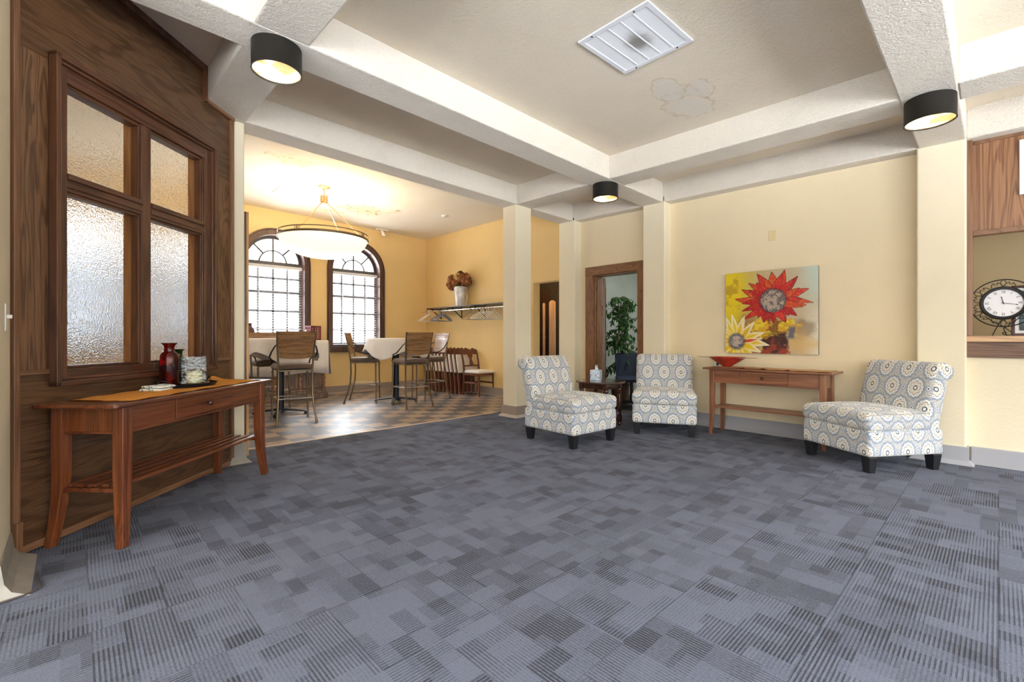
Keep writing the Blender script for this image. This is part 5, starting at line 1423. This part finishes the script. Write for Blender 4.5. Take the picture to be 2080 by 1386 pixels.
for k in range(3): hang('w', WHITEP, 'thick', 8.02-.035*k, ['leftmost white plastic hanger on the coat rail', 'second white plastic hanger from the left of the coat rail', 'third white plastic hanger from the left of the coat rail'][k], 'white hangers at the left end of the rail', RZ+.12*(k-1))
for k in range(4): hang('g', GREYP, 'thick', 7.58-.055*k, 'grey plastic hanger, %s of the grey cluster from the left' % ordn[k], 'grey hangers on the coat rail', RZ+.14*(k-1.5))
for k in range(2): hang('b', BLACKM, 'wire', 6.58-.10*k, ['left black wire hanger on the coat rail', 'right black wire hanger on the coat rail'][k], 'black wire hangers on the coat rail', RZ+.15*(k*2-1))
for k in range(6): hang('w2', WHITEP, 'plastic', 6.33-.075*k, 'white plastic hanger, %s of the right hand cluster' % ordn[k], 'white hangers at the right end of the rail', RZ+.05*(k-2))
# flowers on the shelf
fv = thing('flower_vase', 'tall white metal bucket vase of rust hydrangeas on the coat shelf', 'vase', (5.42, 7.17, 1.6635))
VASEM = plain('whitewashed_metal', (.66, .64, .62), .35, .2, var=.25)
G().lathe([(.0001, 0), (.085, 0), (.088, .01), (.125, .36), (.132, .365), (.130, .375), (.119, .372), (.083, .015), (.0001, .012)], 32).build('bucket', VASEM, fv)
G().tube([(.09, -.095, .34), (.10, -.12, .2), (.08, -.10, .02)], .006, 6).build('side_handle', BRASS, fv)
def bloommat(nm, a, b_):
    m, nt, bs = new_mat(nm); nt.links.new(ramp(nt, noise(nt, coords(nt), 28, 2), [(.35, a), (.65, b_)]), bs.inputs['Base Color']); P(bs, rough=.7); return m
RUST = bloommat('rust_petals', (.16, .04, .01), (.42, .16, .04)); CREAMF = bloommat('cream_petals', (.48, .30, .09), (.68, .50, .20)); DKR = bloommat('burgundy_petals', (.06, .012, .010), (.17, .05, .025))
rn = random.Random(9)
for (x, y, z, r, mt_) in ((-.05, .20, .42, .105, RUST), (-.06, .16, .53, .09, RUST), (-.08, .03, .45, .10, RUST), (-.07, -.02, .55, .085, CREAMF), (.03, .02, .60, .085, DKR), (-.05, -.14, .52, .10, RUST), (-.02, -.22, .47, .105, RUST), (.06, -.10, .55, .09, RUST), (.06, .12, .55, .09, CREAMF)):
    g = G()
    for k in range(70):
        d = Vector((rn.gauss(0, 1), rn.gauss(0, 1), rn.gauss(0, 1))).normalized(); p = Vector((x, y, z))+d*r*rn.uniform(.8, 1); a_ = d.orthogonal().normalized(); b_ = d.cross(a_)
        ro = rn.uniform(0, PI); a2 = a_*math.cos(ro)+b_*math.sin(ro); b2 = d.cross(a2); s_ = .024
        g.add([p, p+a2*s_+d*.006, p+(a2+b2)*s_*.8+d*.010, p+b2*s_+d*.006, p+(b2-a2)*s_*.8+d*.010, p-a2*s_+d*.006, p-(a2+b2)*s_*.8+d*.01, p-b2*s_+d*.006, p+(a2-b2)*s_*.8+d*.01], [(0, 1, 2, 3), (0, 3, 4, 5), (0, 5, 6, 7), (0, 7, 8, 1)])
    bm_ = G().lathe([(.0001, -r*.8), (r*.56, -r*.56), (r*.8, 0), (r*.56, r*.56), (.0001, r*.8)], 14); bm_.move(x, y, z); g.add(bm_.v, bm_.f)
    g.build('bloom', mt_, fv, smooth=0)
g = G()
for k in range(14):
    a = rn.uniform(0, 2*PI); d = Vector((math.cos(a), math.sin(a), rn.uniform(-.4, .3))); p = Vector((0, 0, .38))+d*.05; sd_ = d.cross(Vector((0, 0, 1))).normalized()
    g.add([p, p+d*.06+sd_*.03, p+d*.13, p+d*.06-sd_*.03], [(0, 1, 2, 3)])
for k in range(6): g.rod((rn.uniform(-.03, .03), rn.uniform(-.03, .03), .1), (rn.uniform(-.06, .06), rn.uniform(-.15, .15), .48), .004, 5)
g.build('leaves', leafmat(), fv, smooth=0)

sc.cycles.use_denoising = True
sc.cycles.max_bounces = 10; sc.cycles.diffuse_bounces = 6; sc.cycles.glossy_bounces = 4; sc.cycles.transmission_bounces = 8; sc.cycles.transparent_max_bounces = 8
sc.cycles.sample_clamp_indirect = 8.0
sc.cycles.caustics_reflective = False
